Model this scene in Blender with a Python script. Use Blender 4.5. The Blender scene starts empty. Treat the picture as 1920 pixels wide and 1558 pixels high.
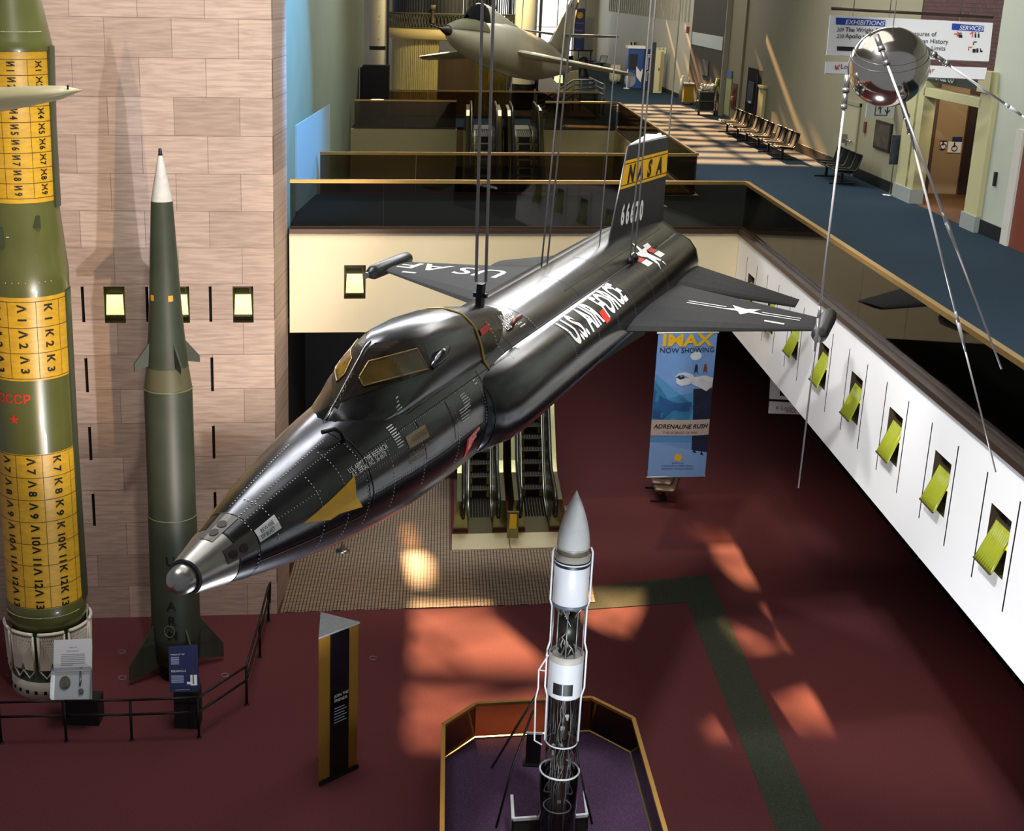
import bpy, bmesh, math, random
from mathutils import Vector, Matrix
from mathutils.bvhtree import BVHTree
random.seed(7)
sc = bpy.context.scene
COL = sc.collection
PI = math.pi
def R(d): return math.radians(d)

# ------------------------------------------------------------------ camera
F_PX, CX, CY, CAM_H = 2552.65, 742.9, 779.0, 13.3
YAW, PIT, ROLL = R(-1.6684), R(17.5174), R(1.0867)
_f = Vector((math.sin(YAW)*math.cos(PIT), math.cos(YAW)*math.cos(PIT), -math.sin(PIT)))
_r = Vector((math.cos(YAW), -math.sin(YAW), 0))
_u = _r.cross(_f)
CR = _r*math.cos(ROLL)+_u*math.sin(ROLL)
CU = -_r*math.sin(ROLL)+_u*math.cos(ROLL)
CF = _f
CAM = Vector((0, 0, CAM_H))
cd = bpy.data.cameras.new('camera'); cam = bpy.data.objects.new('camera', cd); COL.objects.link(cam)
cam.matrix_world = Matrix(((CR.x, CU.x, -CF.x, CAM.x), (CR.y, CU.y, -CF.y, CAM.y), (CR.z, CU.z, -CF.z, CAM.z), (0, 0, 0, 1)))
cd.sensor_width = 36; cd.sensor_fit = 'HORIZONTAL'; cd.lens = F_PX*36/1920
cd.shift_x = (960-CX)/1920; cd.shift_y = (CY-779)/1920
cd.clip_start = .1; cd.clip_end = 400
sc.camera = cam

# ------------------------------------------------------------------ view, world, sun, lamps
sc.view_settings.view_transform = 'Standard'; sc.view_settings.look = 'None'
sc.view_settings.gamma = 1; sc.view_settings.use_curve_mapping = False
sc.view_settings.exposure = 0.0
w = bpy.data.worlds.new('world'); sc.world = w; w.use_nodes = True
w.node_tree.nodes['Background'].inputs[0].default_value = (.72, .76, .84, 1)
w.node_tree.nodes['Background'].inputs[1].default_value = .23
SUN_DIR = Vector((.1, -1, -.475)).normalized()
sd = bpy.data.lights.new('sun', 'SUN'); so = bpy.data.objects.new('sun', sd); COL.objects.link(so)
so.rotation_euler = SUN_DIR.to_track_quat('-Z', 'Y').to_euler(); so.location = (0, 90, 40)
sd.energy = 40; sd.color = (1, .58, .27); sd.angle = R(.8)
def lamp(name, kind, loc, target, power, size=.5, color=(1, 1, 1), spot=40, blend=.5):
    d = bpy.data.lights.new(name, kind); o = bpy.data.objects.new(name, d); COL.objects.link(o)
    o.location = loc; o.rotation_euler = (Vector(target)-Vector(loc)).to_track_quat('-Z', 'Y').to_euler()
    d.energy = power; d.color = color
    if kind == 'AREA':
        if isinstance(size, tuple): d.shape = 'RECTANGLE'; d.size, d.size_y = size
        else: d.size = size
    else: d.shadow_soft_size = size
    if kind == 'SPOT': d.spot_size = R(spot); d.spot_blend = blend
    return o
# skylight glow, ceiling track spots, and unseen fill lamps added for highlights and brightness
lamp('skylight_and_fill', 'AREA', (-1, 43.5, 18.3), (-1, 33, 8), 2400, (18, 2.0), (.97, .98, 1))  # added lamp, placed and narrowed to draw the long highlight on the black hull
lamp('skylight_and_fill', 'AREA', (9, 36, 19.7), (9, 36, 0), 800, 5, (1, .97, .9))  # added fill that brightens the sage wall and the upper floor
lamp('skylight_and_fill', 'AREA', (-2.5, 22, 19.7), (-2.5, 22, 0), 900, (6, 4), (.97, .98, 1))  # added overhead lamp for the highlight along the rocket plane's nose
lamp('ceiling_and_fill_spot', 'SPOT', (4, 13, 18), (10.6, 26, 12), 6500, .2, (1, 1, 1), 24)  # added spot that brightens the directory sign
lamp('skylight_and_fill', 'AREA', (-1, 14, 19.6), (-1, 14, 0), 330, 9, (1, .97, .93))
lamp('skylight_and_fill', 'AREA', (6, 64, 19.6), (6, 64, 0), 1500, 10, (1, .96, .88))
lamp('ceiling_and_fill_spot', 'SPOT', (-4.5, 17, 19), (.2, 14.5, 9), 4200, .35, (1, .97, .95), 34)
lamp('ceiling_and_fill_spot', 'SPOT', (-5, 10, 18.5), (-1.2, 11, 9), 2600, .3, (1, .97, .95), 34)
lamp('ceiling_and_fill_spot', 'SPOT', (9, 15, 19), (3.4, 22.2, 9.9), 3000, .2, (1, .98, .96), 20)  # added spot in place of a camera flash, brightens tail fin and lettering
lamp('balcony_downlight', 'SPOT', (8.0, 34, 5.9), (8.4, 34.6, 0), 260, .2, (1, .72, .5), 80, 1)
lamp('balcony_downlight', 'SPOT', (8.6, 22, 5.9), (8.7, 24, 0), 300, .2, (1, .72, .5), 75, 1)
lamp('ceiling_and_fill_spot', 'SPOT', (-1, 8, 18.5), (6.64, 17.0, 7.2), 9500, .3, (1, .98, 1), 42)
lamp('ceiling_and_fill_spot', 'SPOT', (-.5, 13, 19), (6.64, 22.5, 7.4), 6000, .3, (1, .98, .98), 36)
lamp('ceiling_and_fill_spot', 'SPOT', (-2, 14, 19), (-6, 26.8, 8), 3600, .3, (1, .92, .84), 52)
lamp('ceiling_and_fill_spot', 'SPOT', (3.5, 14, 19), (2.1, 19, 4.5), 5200, .3, (.93, .96, 1), 15)
lamp('ceiling_and_fill_spot', 'SPOT', (1, 18, 19), (1.6, 29, 7.6), 5000, .3, (1, .86, .62), 46)
lamp('ceiling_and_fill_spot', 'SPOT', (2.5, 29.5, 16), (-3.3, 31.5, 11.5), 8000, .3, (.1, .42, 1), 50)
lamp('gallery_lamp', 'SPOT', (1, 56, 17), (2, 68, 10), 5000, .3, (1, .85, .45), 80)
# floor uplights near the camera wall: they throw the missile's shadow up on the stone wall and light hull undersides
lamp('floor_uplight', 'SPOT', (2.7, 11, .8), (-5.6, 26, 8.6), 6500, .12, (.9, .93, 1), 34, .6)
lamp('floor_uplight', 'SPOT', (1.2, 10.4, .8), (-5.2, 26, 8.6), 5200, .12, (1, .66, .34), 34, .6)
lamp('floor_uplight', 'AREA', (2.2, 13.5, .6), (.6, 14.5, 9), 750, 1.6, (.86, .92, 1))

# ------------------------------------------------------------------ pixel rays of the survey (real points on real planes)
def ray(x, y): return CF+CR*((x-CX)/F_PX)-CU*((y-CY)/F_PX)
def at_z(x, y, z=0): d = ray(x, y); return CAM+d*((z-CAM.z)/d.z)
def at_y(x, y, Y): d = ray(x, y); return CAM+d*((Y-CAM.y)/d.y)
def at_x(x, y, X): d = ray(x, y); return CAM+d*((X-CAM.x)/d.x)
def at_d(x, y, D): return CAM+ray(x, y)*D
def at_pl(x, y, p, n): d = ray(x, y); return CAM+d*((Vector(p)-CAM).dot(n)/d.dot(n))
XR = R(7.794)
XD = Vector((math.cos(XR), math.sin(XR), 0)); XN = Vector((-math.sin(XR), math.cos(XR), 0))
B0 = Vector((-3.2, 28.82, 0))
def across(u, off=0, z=0): return B0+XD*u+XN*off+Vector((0, 0, z))   # along the cross walls
ZV = Vector((0, 0, 1))
Z2 = 8.3

# ------------------------------------------------------------------ materials
def lin(c):
    if isinstance(c, str):
        c = [int(c[i:i+2], 16)/255 for i in (1, 3, 5)]
        c = [x/12.92 if x <= .04045 else ((x+.055)/1.055)**2.4 for x in c]
    return (c[0], c[1], c[2], 1)
MATS = {}
def mat(name, color, rough=.6, metal=0, emit=0, noise=0, nscale=8, bump=0, spec=.5, stretch=None, coat=0):
    if name in MATS: return MATS[name]
    m = bpy.data.materials.new(name); m.use_nodes = True; MATS[name] = m
    nt = m.node_tree; b = nt.nodes['Principled BSDF']; c = lin(color)
    b.inputs['Base Color'].default_value = c; b.inputs['Roughness'].default_value = rough
    b.inputs['Metallic'].default_value = metal; b.inputs['Specular IOR Level'].default_value = spec
    if coat: b.inputs['Coat Weight'].default_value = coat
    if emit:
        b.inputs['Emission Color'].default_value = c; b.inputs['Emission Strength'].default_value = emit
    if noise or bump:
        tc = nt.nodes.new('ShaderNodeTexCoord'); mp = nt.nodes.new('ShaderNodeMapping')
        nt.links.new(tc.outputs['Object'], mp.inputs[0])
        if stretch: mp.inputs['Scale'].default_value = stretch
        n = nt.nodes.new('ShaderNodeTexNoise'); n.inputs['Scale'].default_value = nscale; n.inputs['Detail'].default_value = 5
        nt.links.new(mp.outputs[0], n.inputs['Vector'])
        if noise:
            mx = nt.nodes.new('ShaderNodeMix'); mx.data_type = 'RGBA'
            rp = nt.nodes.new('ShaderNodeMapRange'); rp.inputs[1].default_value = .3; rp.inputs[2].default_value = .7
            nt.links.new(n.outputs[0], rp.inputs[0]); nt.links.new(rp.outputs[0], mx.inputs[0])
            mx.inputs[6].default_value = tuple(x*(1-noise) for x in c[:3])+(1,)
            mx.inputs[7].default_value = tuple(min(1, x*(1+noise)) for x in c[:3])+(1,)
            nt.links.new(mx.outputs[2], b.inputs['Base Color'])
        if bump:
            bp = nt.nodes.new('ShaderNodeBump'); bp.inputs['Strength'].default_value = bump; bp.inputs['Distance'].default_value = .02
            nt.links.new(n.outputs[0], bp.inputs['Height']); nt.links.new(bp.outputs[0], b.inputs['Normal'])
    return m
def glass(name, tint, gloss=.5, rough=.03):
    if name in MATS: return MATS[name]
    m = bpy.data.materials.new(name); m.use_nodes = True; MATS[name] = m
    nt = m.node_tree; nt.nodes.clear()
    o = nt.nodes.new('ShaderNodeOutputMaterial'); t = nt.nodes.new('ShaderNodeBsdfTransparent'); g = nt.nodes.new('ShaderNodeBsdfGlossy')
    t.inputs[0].default_value = lin(tint); g.inputs['Roughness'].default_value = rough
    fr = nt.nodes.new('ShaderNodeFresnel'); fr.inputs[0].default_value = 1.5
    ml = nt.nodes.new('ShaderNodeMath'); ml.operation = 'MULTIPLY'; ml.inputs[1].default_value = gloss*2
    mx = nt.nodes.new('ShaderNodeMixShader')
    nt.links.new(fr.outputs[0], ml.inputs[0]); nt.links.new(ml.outputs[0], mx.inputs[0])
    nt.links.new(t.outputs[0], mx.inputs[1]); nt.links.new(g.outputs[0], mx.inputs[2]); nt.links.new(mx.outputs[0], o.inputs[0])
    return m
def stone_mat():
    m = bpy.data.materials.new('travertine'); m.use_nodes = True; nt = m.node_tree; L = nt.links.new; N = nt.nodes.new
    b = nt.nodes['Principled BSDF']; b.inputs['Roughness'].default_value = .6
    tc = N('ShaderNodeTexCoord'); sx = N('ShaderNodeSeparateXYZ'); cb = N('ShaderNodeCombineXYZ')
    L(tc.outputs['Object'], sx.inputs[0]); L(sx.outputs[0], cb.inputs[0]); L(sx.outputs[2], cb.inputs[1])
    br = N('ShaderNodeTexBrick'); br.offset = .5; br.inputs['Scale'].default_value = 1
    br.inputs['Brick Width'].default_value = 1.272; br.inputs['Row Height'].default_value = .743
    br.inputs['Mortar Size'].default_value = .006; br.inputs['Mortar Smooth'].default_value = .23
    br.inputs['Color1'].default_value = lin('#c2ab9c'); br.inputs['Color2'].default_value = lin('#a89284'); br.inputs['Mortar'].default_value = lin('#7d685c')
    L(cb.outputs[0], br.inputs['Vector'])
    mp = N('ShaderNodeMapping'); mp.inputs['Scale'].default_value = (.55, 6, 1); L(cb.outputs[0], mp.inputs[0])
    n = N('ShaderNodeTexNoise'); n.inputs['Scale'].default_value = 3; n.inputs['Detail'].default_value = 6; n.inputs['Distortion'].default_value = .4; L(mp.outputs[0], n.inputs['Vector'])
    cr = N('ShaderNodeValToRGB'); cr.color_ramp.elements[0].position = .36; cr.color_ramp.elements[0].color = (.62, .58, .55, 1)
    cr.color_ramp.elements[1].position = .62; cr.color_ramp.elements[1].color = (1.1, 1.08, 1.04, 1); L(n.outputs[0], cr.inputs[0])
    mx = N('ShaderNodeMix'); mx.data_type = 'RGBA'; mx.blend_type = 'MULTIPLY'; mx.inputs[0].default_value = .55
    L(br.outputs['Color'], mx.inputs[6]); L(cr.outputs[0], mx.inputs[7]); L(mx.outputs[2], b.inputs['Base Color'])
    MATS['travertine'] = m; return m
def weave_mat(name, c1, c2, scale):
    m = bpy.data.materials.new(name); m.use_nodes = True; nt = m.node_tree; L = nt.links.new; N = nt.nodes.new
    b = nt.nodes['Principled BSDF']; b.inputs['Roughness'].default_value = .75
    tc = N('ShaderNodeTexCoord'); br = N('ShaderNodeTexBrick'); br.offset = 0; br.inputs['Scale'].default_value = scale
    br.inputs['Brick Width'].default_value = .5; br.inputs['Row Height'].default_value = .5; br.inputs['Mortar Size'].default_value = .09
    br.inputs['Color1'].default_value = lin(c1); br.inputs['Color2'].default_value = lin(c1); br.inputs['Mortar'].default_value = lin(c2)
    L(tc.outputs['Object'], br.inputs['Vector']); L(br.outputs['Color'], b.inputs['Base Color'])
    MATS[name] = m; return m
def brick_mat():
    m = bpy.data.materials.new('red_brick'); m.use_nodes = True; nt = m.node_tree; L = nt.links.new; N = nt.nodes.new
    b = nt.nodes['Principled BSDF']; b.inputs['Roughness'].default_value = .85
    tc = N('ShaderNodeTexCoord'); sx = N('ShaderNodeSeparateXYZ'); cb = N('ShaderNodeCombineXYZ')
    L(tc.outputs['Object'], sx.inputs[0]); L(sx.outputs[1], cb.inputs[0]); L(sx.outputs[2], cb.inputs[1])
    br = N('ShaderNodeTexBrick'); br.inputs['Scale'].default_value = 1; br.inputs['Brick Width'].default_value = .24; br.inputs['Row Height'].default_value = .09
    br.inputs['Mortar Size'].default_value = .008; br.inputs['Color1'].default_value = lin('#5a2f28'); br.inputs['Color2'].default_value = lin('#47251f'); br.inputs['Mortar'].default_value = lin('#241512')
    L(cb.outputs[0], br.inputs['Vector']); L(br.outputs['Color'], b.inputs['Base Color']); MATS['red_brick'] = m; return m
stone_mat(); brick_mat(); weave_mat('mat_weave', '#a08c74', '#3a2c22', 6.5)
def carpet_mat(name, c1, c2, sc_=70):
    m = mat(name, c1, .95, 0, noise=.45, nscale=sc_, spec=.1); return m
RED = carpet_mat('red_carpet', '#603335', None); BLUE = carpet_mat('blue_carpet', '#23333f', None); GREENC = carpet_mat('green_carpet', '#3d4236', None)
PURP = carpet_mat('purple_carpet', '#55405a', None)
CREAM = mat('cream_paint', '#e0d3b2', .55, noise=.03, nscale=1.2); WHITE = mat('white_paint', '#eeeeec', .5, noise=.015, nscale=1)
DARKBR = mat('dark_brown_lining', '#3a2f20', .6); BLACK = mat('black_paint', '#0b0b0c', .5, noise=.2, nscale=3); SLOT = mat('slot_dark', '#060505', .9)
BRASS = mat('brass', '#c9a25e', .32, .9, noise=.06, nscale=3); BRONZE = mat('bronze_trim', '#4a3b32', .4, .6); STEEL = mat('steel', '#a8a9a4', .28, .95, noise=.08, nscale=2)
DSTEEL = mat('dark_steel', '#35353a', .4, .7); GREENW = mat('sage_wall', '#918b6f', .6, noise=.03, nscale=1); TANW = mat('beige_wall', '#b9b4a2', .6, noise=.03, nscale=1)
GL = glass('tinted_glass', '#b9ac9b', .45); CLEAR = glass('clear_acrylic', '#f3f5f6', .4)
TXTW = mat('white_lettering', '#e8e8e4', .5); TXTK = mat('black_lettering', '#0c0b0b', .5); TXTR = mat('red_lettering', '#c8331f', .5); YEL = mat('yellow_marking', '#f0b60c', .5, noise=.08, nscale=6)
REDM = mat('red_marking', '#c42a1e', .45); PAPER = mat('white_panel', '#e9e9ea', .45); BLUEP = mat('blue_panel', '#1f3d94', .45); NAVY = mat('navy_panel', '#1c2450', .45)
GREYT = mat('grey_lettering', '#8d8f93', .5); ALU = mat('polished_aluminium', '#e8e0d4', .13, 1.0, noise=.1, nscale=3)
INC = mat('blackened_inconel', '#57585c', .22, .97, noise=.3, nscale=2.5, stretch=(.5, 3, 3))
INCW = mat('wing_inconel', '#19191b', .6, .0, noise=.3, nscale=3, spec=.2, stretch=(1, 6, 1)); INCD = mat('dark_inconel', '#1d1d20', .45, .5, noise=.2, nscale=6)
BARE = mat('bare_metal', '#a9a6a2', .3, .9, noise=.12, nscale=5, stretch=(.4, 3, 3)); CABLE = mat('steel_cable', '#aeaaa8', .45, .3)

# ------------------------------------------------------------------ mesh building
class MB:
    def __init__(s): s.v = []; s.f = []; s.m = []; s.s = []
    def face(s, idx, m=0, sm=False): s.f.append(tuple(idx)); s.m.append(m); s.s.append(sm)
    def poly(s, pts, m=0):
        b = len(s.v); s.v += [Vector(p) for p in pts]; s.face(range(b, b+len(pts)), m); return s
    def prism(s, pts, vec, m=0, m2=None):
        b = len(s.v); n = len(pts); vec = Vector(vec); s.v += [Vector(p) for p in pts]+[Vector(p)+vec for p in pts]
        a = Vector((0, 0, 0))
        for i in range(n): a += Vector(pts[i]).cross(Vector(pts[(i+1) % n]))
        fl = a.dot(vec) > 0
        q = lambda idx: idx if not fl else tuple(reversed(idx))
        s.face(q(tuple(range(b, b+n))), m); s.face(q(tuple(range(b+2*n-1, b+n-1, -1))), m if m2 is None else m2)
        for i in range(n):
            j = (i+1) % n; s.face(q((b+j, b+i, b+n+i, b+n+j)), m)
        return s
    def box(s, x0, y0, z0, x1, y1, z1, m=0):
        x0, x1 = sorted((x0, x1)); y0, y1 = sorted((y0, y1)); z0, z1 = sorted((z0, z1))
        return s.prism([(x0, y0, z0), (x1, y0, z0), (x1, y1, z0), (x0, y1, z0)], (0, 0, z1-z0), m)
    def obox(s, c, a, b, d, m=0):
        c, a, b, d = Vector(c), Vector(a), Vector(b), Vector(d)
        return s.prism([c-a-b-d, c+a-b-d, c+a+b-d, c-a+b-d], d*2, m)
    def bar(s, p, q, w, h=None, m=0, up=(0, 0, 1)):
        p, q = Vector(p), Vector(q); h = h or w; d = q-p; t = d.normalized(); up = Vector(up)
        if abs(t.dot(up)) > .98: up = Vector((1, 0, 0)) if abs(t.x) < .9 else Vector((0, 1, 0))
        a = t.cross(up).normalized(); b = a.cross(t)
        return s.obox((p+q)/2, a*(w/2), b*(h/2), d/2, m)
    def tube(s, pts, r, n=8, m=0, cap=True):
        pts = [Vector(p) for p in pts]; rs = r if isinstance(r, (list, tuple)) else [r]*len(pts); b = len(s.v); pa = None
        for i, p in enumerate(pts):
            t = (pts[min(i+1, len(pts)-1)]-pts[max(i-1, 0)]).normalized()
            if pa is None:
                pa = t.cross(Vector((0, 0, 1)) if abs(t.z) < .9 else Vector((1, 0, 0))).normalized()
            else: pa = (pa-t*pa.dot(t)).normalized()
            pb = t.cross(pa)
            for k in range(n): s.v.append(p+pa*(rs[i]*math.cos(2*PI*k/n))+pb*(rs[i]*math.sin(2*PI*k/n)))
        for i in range(len(pts)-1):
            for k in range(n):
                k2 = (k+1) % n; s.face((b+i*n+k, b+i*n+k2, b+(i+1)*n+k2, b+(i+1)*n+k), m, n > 5)
        if cap:
            s.face(tuple(b+k for k in reversed(range(n))), m); e = b+(len(pts)-1)*n; s.face(tuple(e+k for k in range(n)), m)
        return s
    def lathe(s, prof, c=(0, 0, 0), n=32, m=0, mats=None, a0=0, a1=360, axis=None):
        c = Vector(c); b = len(s.v); full = abs(a1-a0) > 359.9; cnt = n if full else n+1
        for (r, z) in prof:
            for k in range(cnt):
                a = R(a0+(a1-a0)*k/n); p = Vector((r*math.cos(a), r*math.sin(a), z)); s.v.append(c+(axis @ p if axis else p))
        for i in range(len(prof)-1):
            mm = mats[i] if mats else m
            for k in range(n):
                k2 = (k+1) % cnt if full else k+1
                s.face((b+i*cnt+k, b+i*cnt+k2, b+(i+1)*cnt+k2, b+(i+1)*cnt+k), mm, True)
        return s
    def loft(s, secs, m=0, closed=True, cap=True, sm=True):
        b = len(s.v); n = len(secs[0])
        for q in secs: s.v += [Vector(p) for p in q]
        for i in range(len(secs)-1):
            for k in range(n if closed else n-1):
                k2 = (k+1) % n; s.face((b+i*n+k, b+i*n+k2, b+(i+1)*n+k2, b+(i+1)*n+k), m, sm)
        if cap:
            s.face(tuple(b+k for k in reversed(range(n))), m); e = b+(len(secs)-1)*n; s.face(tuple(e+k for k in range(n)), m)
        return s
    def add(s, verts, faces, m=0, sm=False):
        b = len(s.v); s.v += [Vector(v) for v in verts]
        for f in faces: s.face([b+i for i in f], m, sm)
        return s
    def tex(s, t, h, o, u, v, eps=None, m=0, align='l', xs=1, shear=0, bold=0):
        vs, fs, wd = text2d(t, bold); u, v = Vector(u).normalized(), Vector(v).normalized(); k = h
        off = {'l': 0, 'c': -wd/2, 'r': -wd}[align]; n = u.cross(v)*(eps if eps is not None else .004); o = Vector(o)
        return s.add([o+u*((x+off+shear*y)*k*xs)+v*(y*k)+n for x, y in vs], fs, m)
    def build(s, name, mats, parent=None, loc=None, fix=True):
        me = bpy.data.meshes.new(name); mats = mats if isinstance(mats, (list, tuple)) else [mats]
        if parent is not None: inv = ROOTM[parent.name].inverted(); vs = [inv @ v for v in s.v]
        else:
            if loc is None:
                xs = [v.x for v in s.v]; ys = [v.y for v in s.v]; loc = Vector(((min(xs)+max(xs))/2, (min(ys)+max(ys))/2, min(v.z for v in s.v)))
            loc = Vector(loc); vs = [v-loc for v in s.v]
        me.from_pydata([tuple(v) for v in vs], [], s.f)
        me.polygons.foreach_set('material_index', s.m); me.polygons.foreach_set('use_smooth', s.s)
        for m in mats: me.materials.append(m)
        if fix:
            bm = bmesh.new(); bm.from_mesh(me); bmesh.ops.recalc_face_normals(bm, faces=bm.faces); bm.to_mesh(me); bm.free()
        me.update(); o = bpy.data.objects.new(name, me); COL.objects.link(o)
        if parent is not None: o.parent = parent; ROOTM[o.name] = ROOTM[parent.name]
        else: o.location = loc; ROOTM[o.name] = Matrix.Translation(loc)
        return o
ROOTM = {}
def tag(o, label, cat, group=None, kind=None):
    o['label'] = label; o['category'] = cat
    if group: o['group'] = group
    if kind: o['kind'] = kind
    return o
def struct(o, label=None):
    o['kind'] = 'structure'
    return o
def root(name, loc, label, cat, group=None, mat3=None):
    o = bpy.data.objects.new(name, None); COL.objects.link(o); o.empty_display_size = .2
    M = Matrix.Translation(Vector(loc))
    if mat3 is not None: M = M @ mat3.to_4x4()
    o.matrix_world = M; ROOTM[o.name] = M
    return tag(o, label, cat, group)
def copy_tree(o, parent=None):
    c = o.copy(); COL.objects.link(c)
    if parent: c.parent = parent; c.matrix_parent_inverse = o.matrix_parent_inverse.copy()
    for ch in list(o.children): copy_tree(ch, c)
    return c
_TX = {}
def text2d(t, bold=0):
    key = (t, bold)
    if key in _TX: return _TX[key]
    cu = bpy.data.curves.new('txt', 'FONT'); cu.body = t; cu.size = 1; cu.resolution_u = 3; cu.offset = bold
    o = bpy.data.objects.new('txt', cu); COL.objects.link(o)
    dg = bpy.context.evaluated_depsgraph_get(); me = bpy.data.meshes.new_from_object(o.evaluated_get(dg))
    vs = [(v.co.x/.73, v.co.y/.73) for v in me.vertices]; fs = [tuple(p.vertices) for p in me.polygons]
    wd = max([v[0] for v in vs], default=0)
    bpy.data.objects.remove(o); bpy.data.curves.remove(cu); bpy.data.meshes.remove(me)
    _TX[key] = (vs, fs, wd); return _TX[key]
def slice2d(vs, fs, sx, sy):
    bm = bmesh.new(); bv = [bm.verts.new((x, y, 0)) for x, y in vs]
    for f in fs:
        try: bm.faces.new([bv[i] for i in f])
        except ValueError: pass
    x0, x1 = min(v[0] for v in vs), max(v[0] for v in vs); y0, y1 = min(v[1] for v in vs), max(v[1] for v in vs)
    for a0, a1, st, no in ((x0, x1, sx, (1, 0, 0)), (y0, y1, sy, (0, 1, 0))):
        if not st: continue
        k = a0+st
        while k < a1:
            g = list(bm.verts)+list(bm.edges)+list(bm.faces); bmesh.ops.bisect_plane(bm, geom=g, plane_co=(k if no[0] else 0, k if no[1] else 0, 0), plane_no=no); k += st
    bm.verts.index_update(); V = [(v.co.x, v.co.y) for v in bm.verts]; Fc = [tuple(v.index for v in f.verts) for f in bm.faces]; bm.free(); return V, Fc
def wall_holes(mb, o, u, v, U, V, holes, n, mf=0):
    """a wall face with real recesses; holes = (u0,u1,v0,v1,depth,mat); n points out of the wall"""
    o, u, v, n = Vector(o), Vector(u), Vector(v), Vector(n)
    us = sorted(set([0, U]+[h[0] for h in holes]+[h[1] for h in holes])); vs = sorted(set([0, V]+[h[2] for h in holes]+[h[3] for h in holes]))
    for i in range(len(us)-1):
        for j in range(len(vs)-1):
            cu, cv = (us[i]+us[i+1])/2, (vs[j]+vs[j+1])/2
            if any(h[0] < cu < h[1] and h[2] < cv < h[3] for h in holes): continue
            mb.poly([o+u*a+v*b for a, b in ((us[i], vs[j]), (us[i+1], vs[j]), (us[i+1], vs[j+1]), (us[i], vs[j+1]))], mf)
    for a0, a1, b0, b1, dp, m in holes:
        c = [o+u*a+v*b for a, b in ((a0, b0), (a1, b0), (a1, b1), (a0, b1))]; d = [p-n*dp for p in c]
        mb.poly(d, m)
        for k in range(4): mb.poly([c[k], c[(k+1) % 4], d[(k+1) % 4], d[k]], m)
    return mb
# ------------------------------------------------------------------ the hall: floors, walls, balconies, ceiling
fl = MB().box(-16, 5, -.3, 12.3, 62, 0); struct(fl.build('floor', RED, loc=(0, 0, 0)))
# dark green border carpet that follows the balcony edge
bd = MB(); g0 = at_z(1115, 1109); g1 = Vector((6.66, 30.1, 0)); g2 = Vector((6.66, 28.95, 0))
bd.prism([(3.0, 29.0, .004), (3.0, 27.9, .004), (5.88, 28.55, .004), (6.66, 28.75, .004), (6.66, 30.15, .004)], (0, 0, .006))
bd.prism([(5.88, 6, .004), (6.66, 6, .004), (6.66, 28.75, .004), (5.88, 28.55, .004)], (0, 0, .006)); struct(bd.build('trim_1', GREENC))
mt = MB().prism([(-3.3, 27.36, .002), (3.78, 28.4, .002), (3.95, 34.5, .002), (3.55, 34.4, .002), (3.55, 31.55, .002), (.5, 31.12, .002), (.5, 36.5, .002), (-1.65, 36.5, .002), (-1.65, 33.15, .002), (-3.2, 33.1, .002)], (0, 0, .018))
tag(mt.build('entrance_mat', MATS['mat_weave']), 'brown woven walk-off mat on the floor at the foot of the escalators', 'floor mat')
# sand stone wall with slots and lamp recesses
SC = Vector((-3.35, 27.3, 0)); su = (Vector((-9.3, 26.56, 0))-SC).normalized(); sn = Vector((-su.y, su.x, 0))
if sn.y > 0: sn = -sn
def su_of(X): return (X+3.35)/su.x
holes = []
for X in (-11.05, -9.77, -8.46, -7.19, -5.91, -4.64): holes.append((su_of(X)-.03, su_of(X)+.03, 6.64, 7.38, .12, 1))
LW = [-3.98, -5.27, -6.56, -7.84, -9.1]
for X in LW: holes.append((su_of(X)-.21, su_of(X)+.21, 6.62, 7.38, .22, 2))
for z in (5.15, 3.66, 2.17):
    for X in (-9.77, -7.19, -4.64): holes.append((su_of(X)-.03, su_of(X)+.03, z, z+.73, .12, 1))
st = MB(); wall_holes(st, SC, su, ZV, 11, 13.6, holes, sn)
ret = Vector((-3.26, 29.0, 0)); st.poly([SC, ret, ret+ZV*13.6, SC+ZV*13.6]); st.poly([SC+ZV*13.6, SC+su*11+ZV*13.6, SC+su*11-sn*1.5+ZV*13.6, ret+ZV*13.6])
struct(st.build('wall_left', [MATS['travertine'], SLOT, DARKBR], loc=SC, fix=False))
# bridge (cross balcony) with its cream parapet and lamp recess
bk = MB(); U = 9.93
wall_holes(bk, across(0, 0, 6.03), XD, ZV, U, 2.24, [(1.18, 1.65, .75, 1.49, .2, 2)], -XN)
P = [across(0, .01), across(U, .01), Vector((6.62, 35.3, 0)), Vector((-3.2, 33.95, 0))]
bk.poly([p+ZV*6.03 for p in P], 0); bk.poly([P[2]+ZV*6.03, P[3]+ZV*6.03, P[3]+ZV*8.25, P[2]+ZV*8.25], 0)
struct(bk.build('wall_back', [CREAM, SLOT, DARKBR], fix=False))
tr = MB(); a, b = across(0, -.04, 8.27), across(U, -.04, 8.27); tr.bar(a+XN*.06, b+XN*.06, .2, .09); tr.bar((6.66, 6, 8.27), (6.66, 30.15, 8.27), .2, .09); struct(tr.build('trim_2', BRONZE))
# right balcony parapet, white, slots every .97 m and a lamp in every second bay
holes = []; k = 0; y = 15.57-.972*8
RL = []
while y < 29.9:
    holes.append((y-6-.018, y-6+.018, .49, 1.86, .1, 1)); y += .972
yl = 17.0-1.95*5
while yl < 29.5:
    holes.append((yl-6-.3, yl-6+.3, .83, 1.56, .22, 2)); RL.append(yl); yl += 1.945
rb = MB(); wall_holes(rb, (6.64, 6, 6.02), (0, 1, 0), ZV, 24.16, 2.25, holes, Vector((-1, 0, 0)))
rb.poly([(6.64, 6, 6.02), (12.2, 6, 6.02), (12.2, 30.6, 6.02), (6.64, 30.16, 6.02)])
struct(rb.build('wall_right', [WHITE, SLOT, DARKBR], fix=False))
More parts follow.
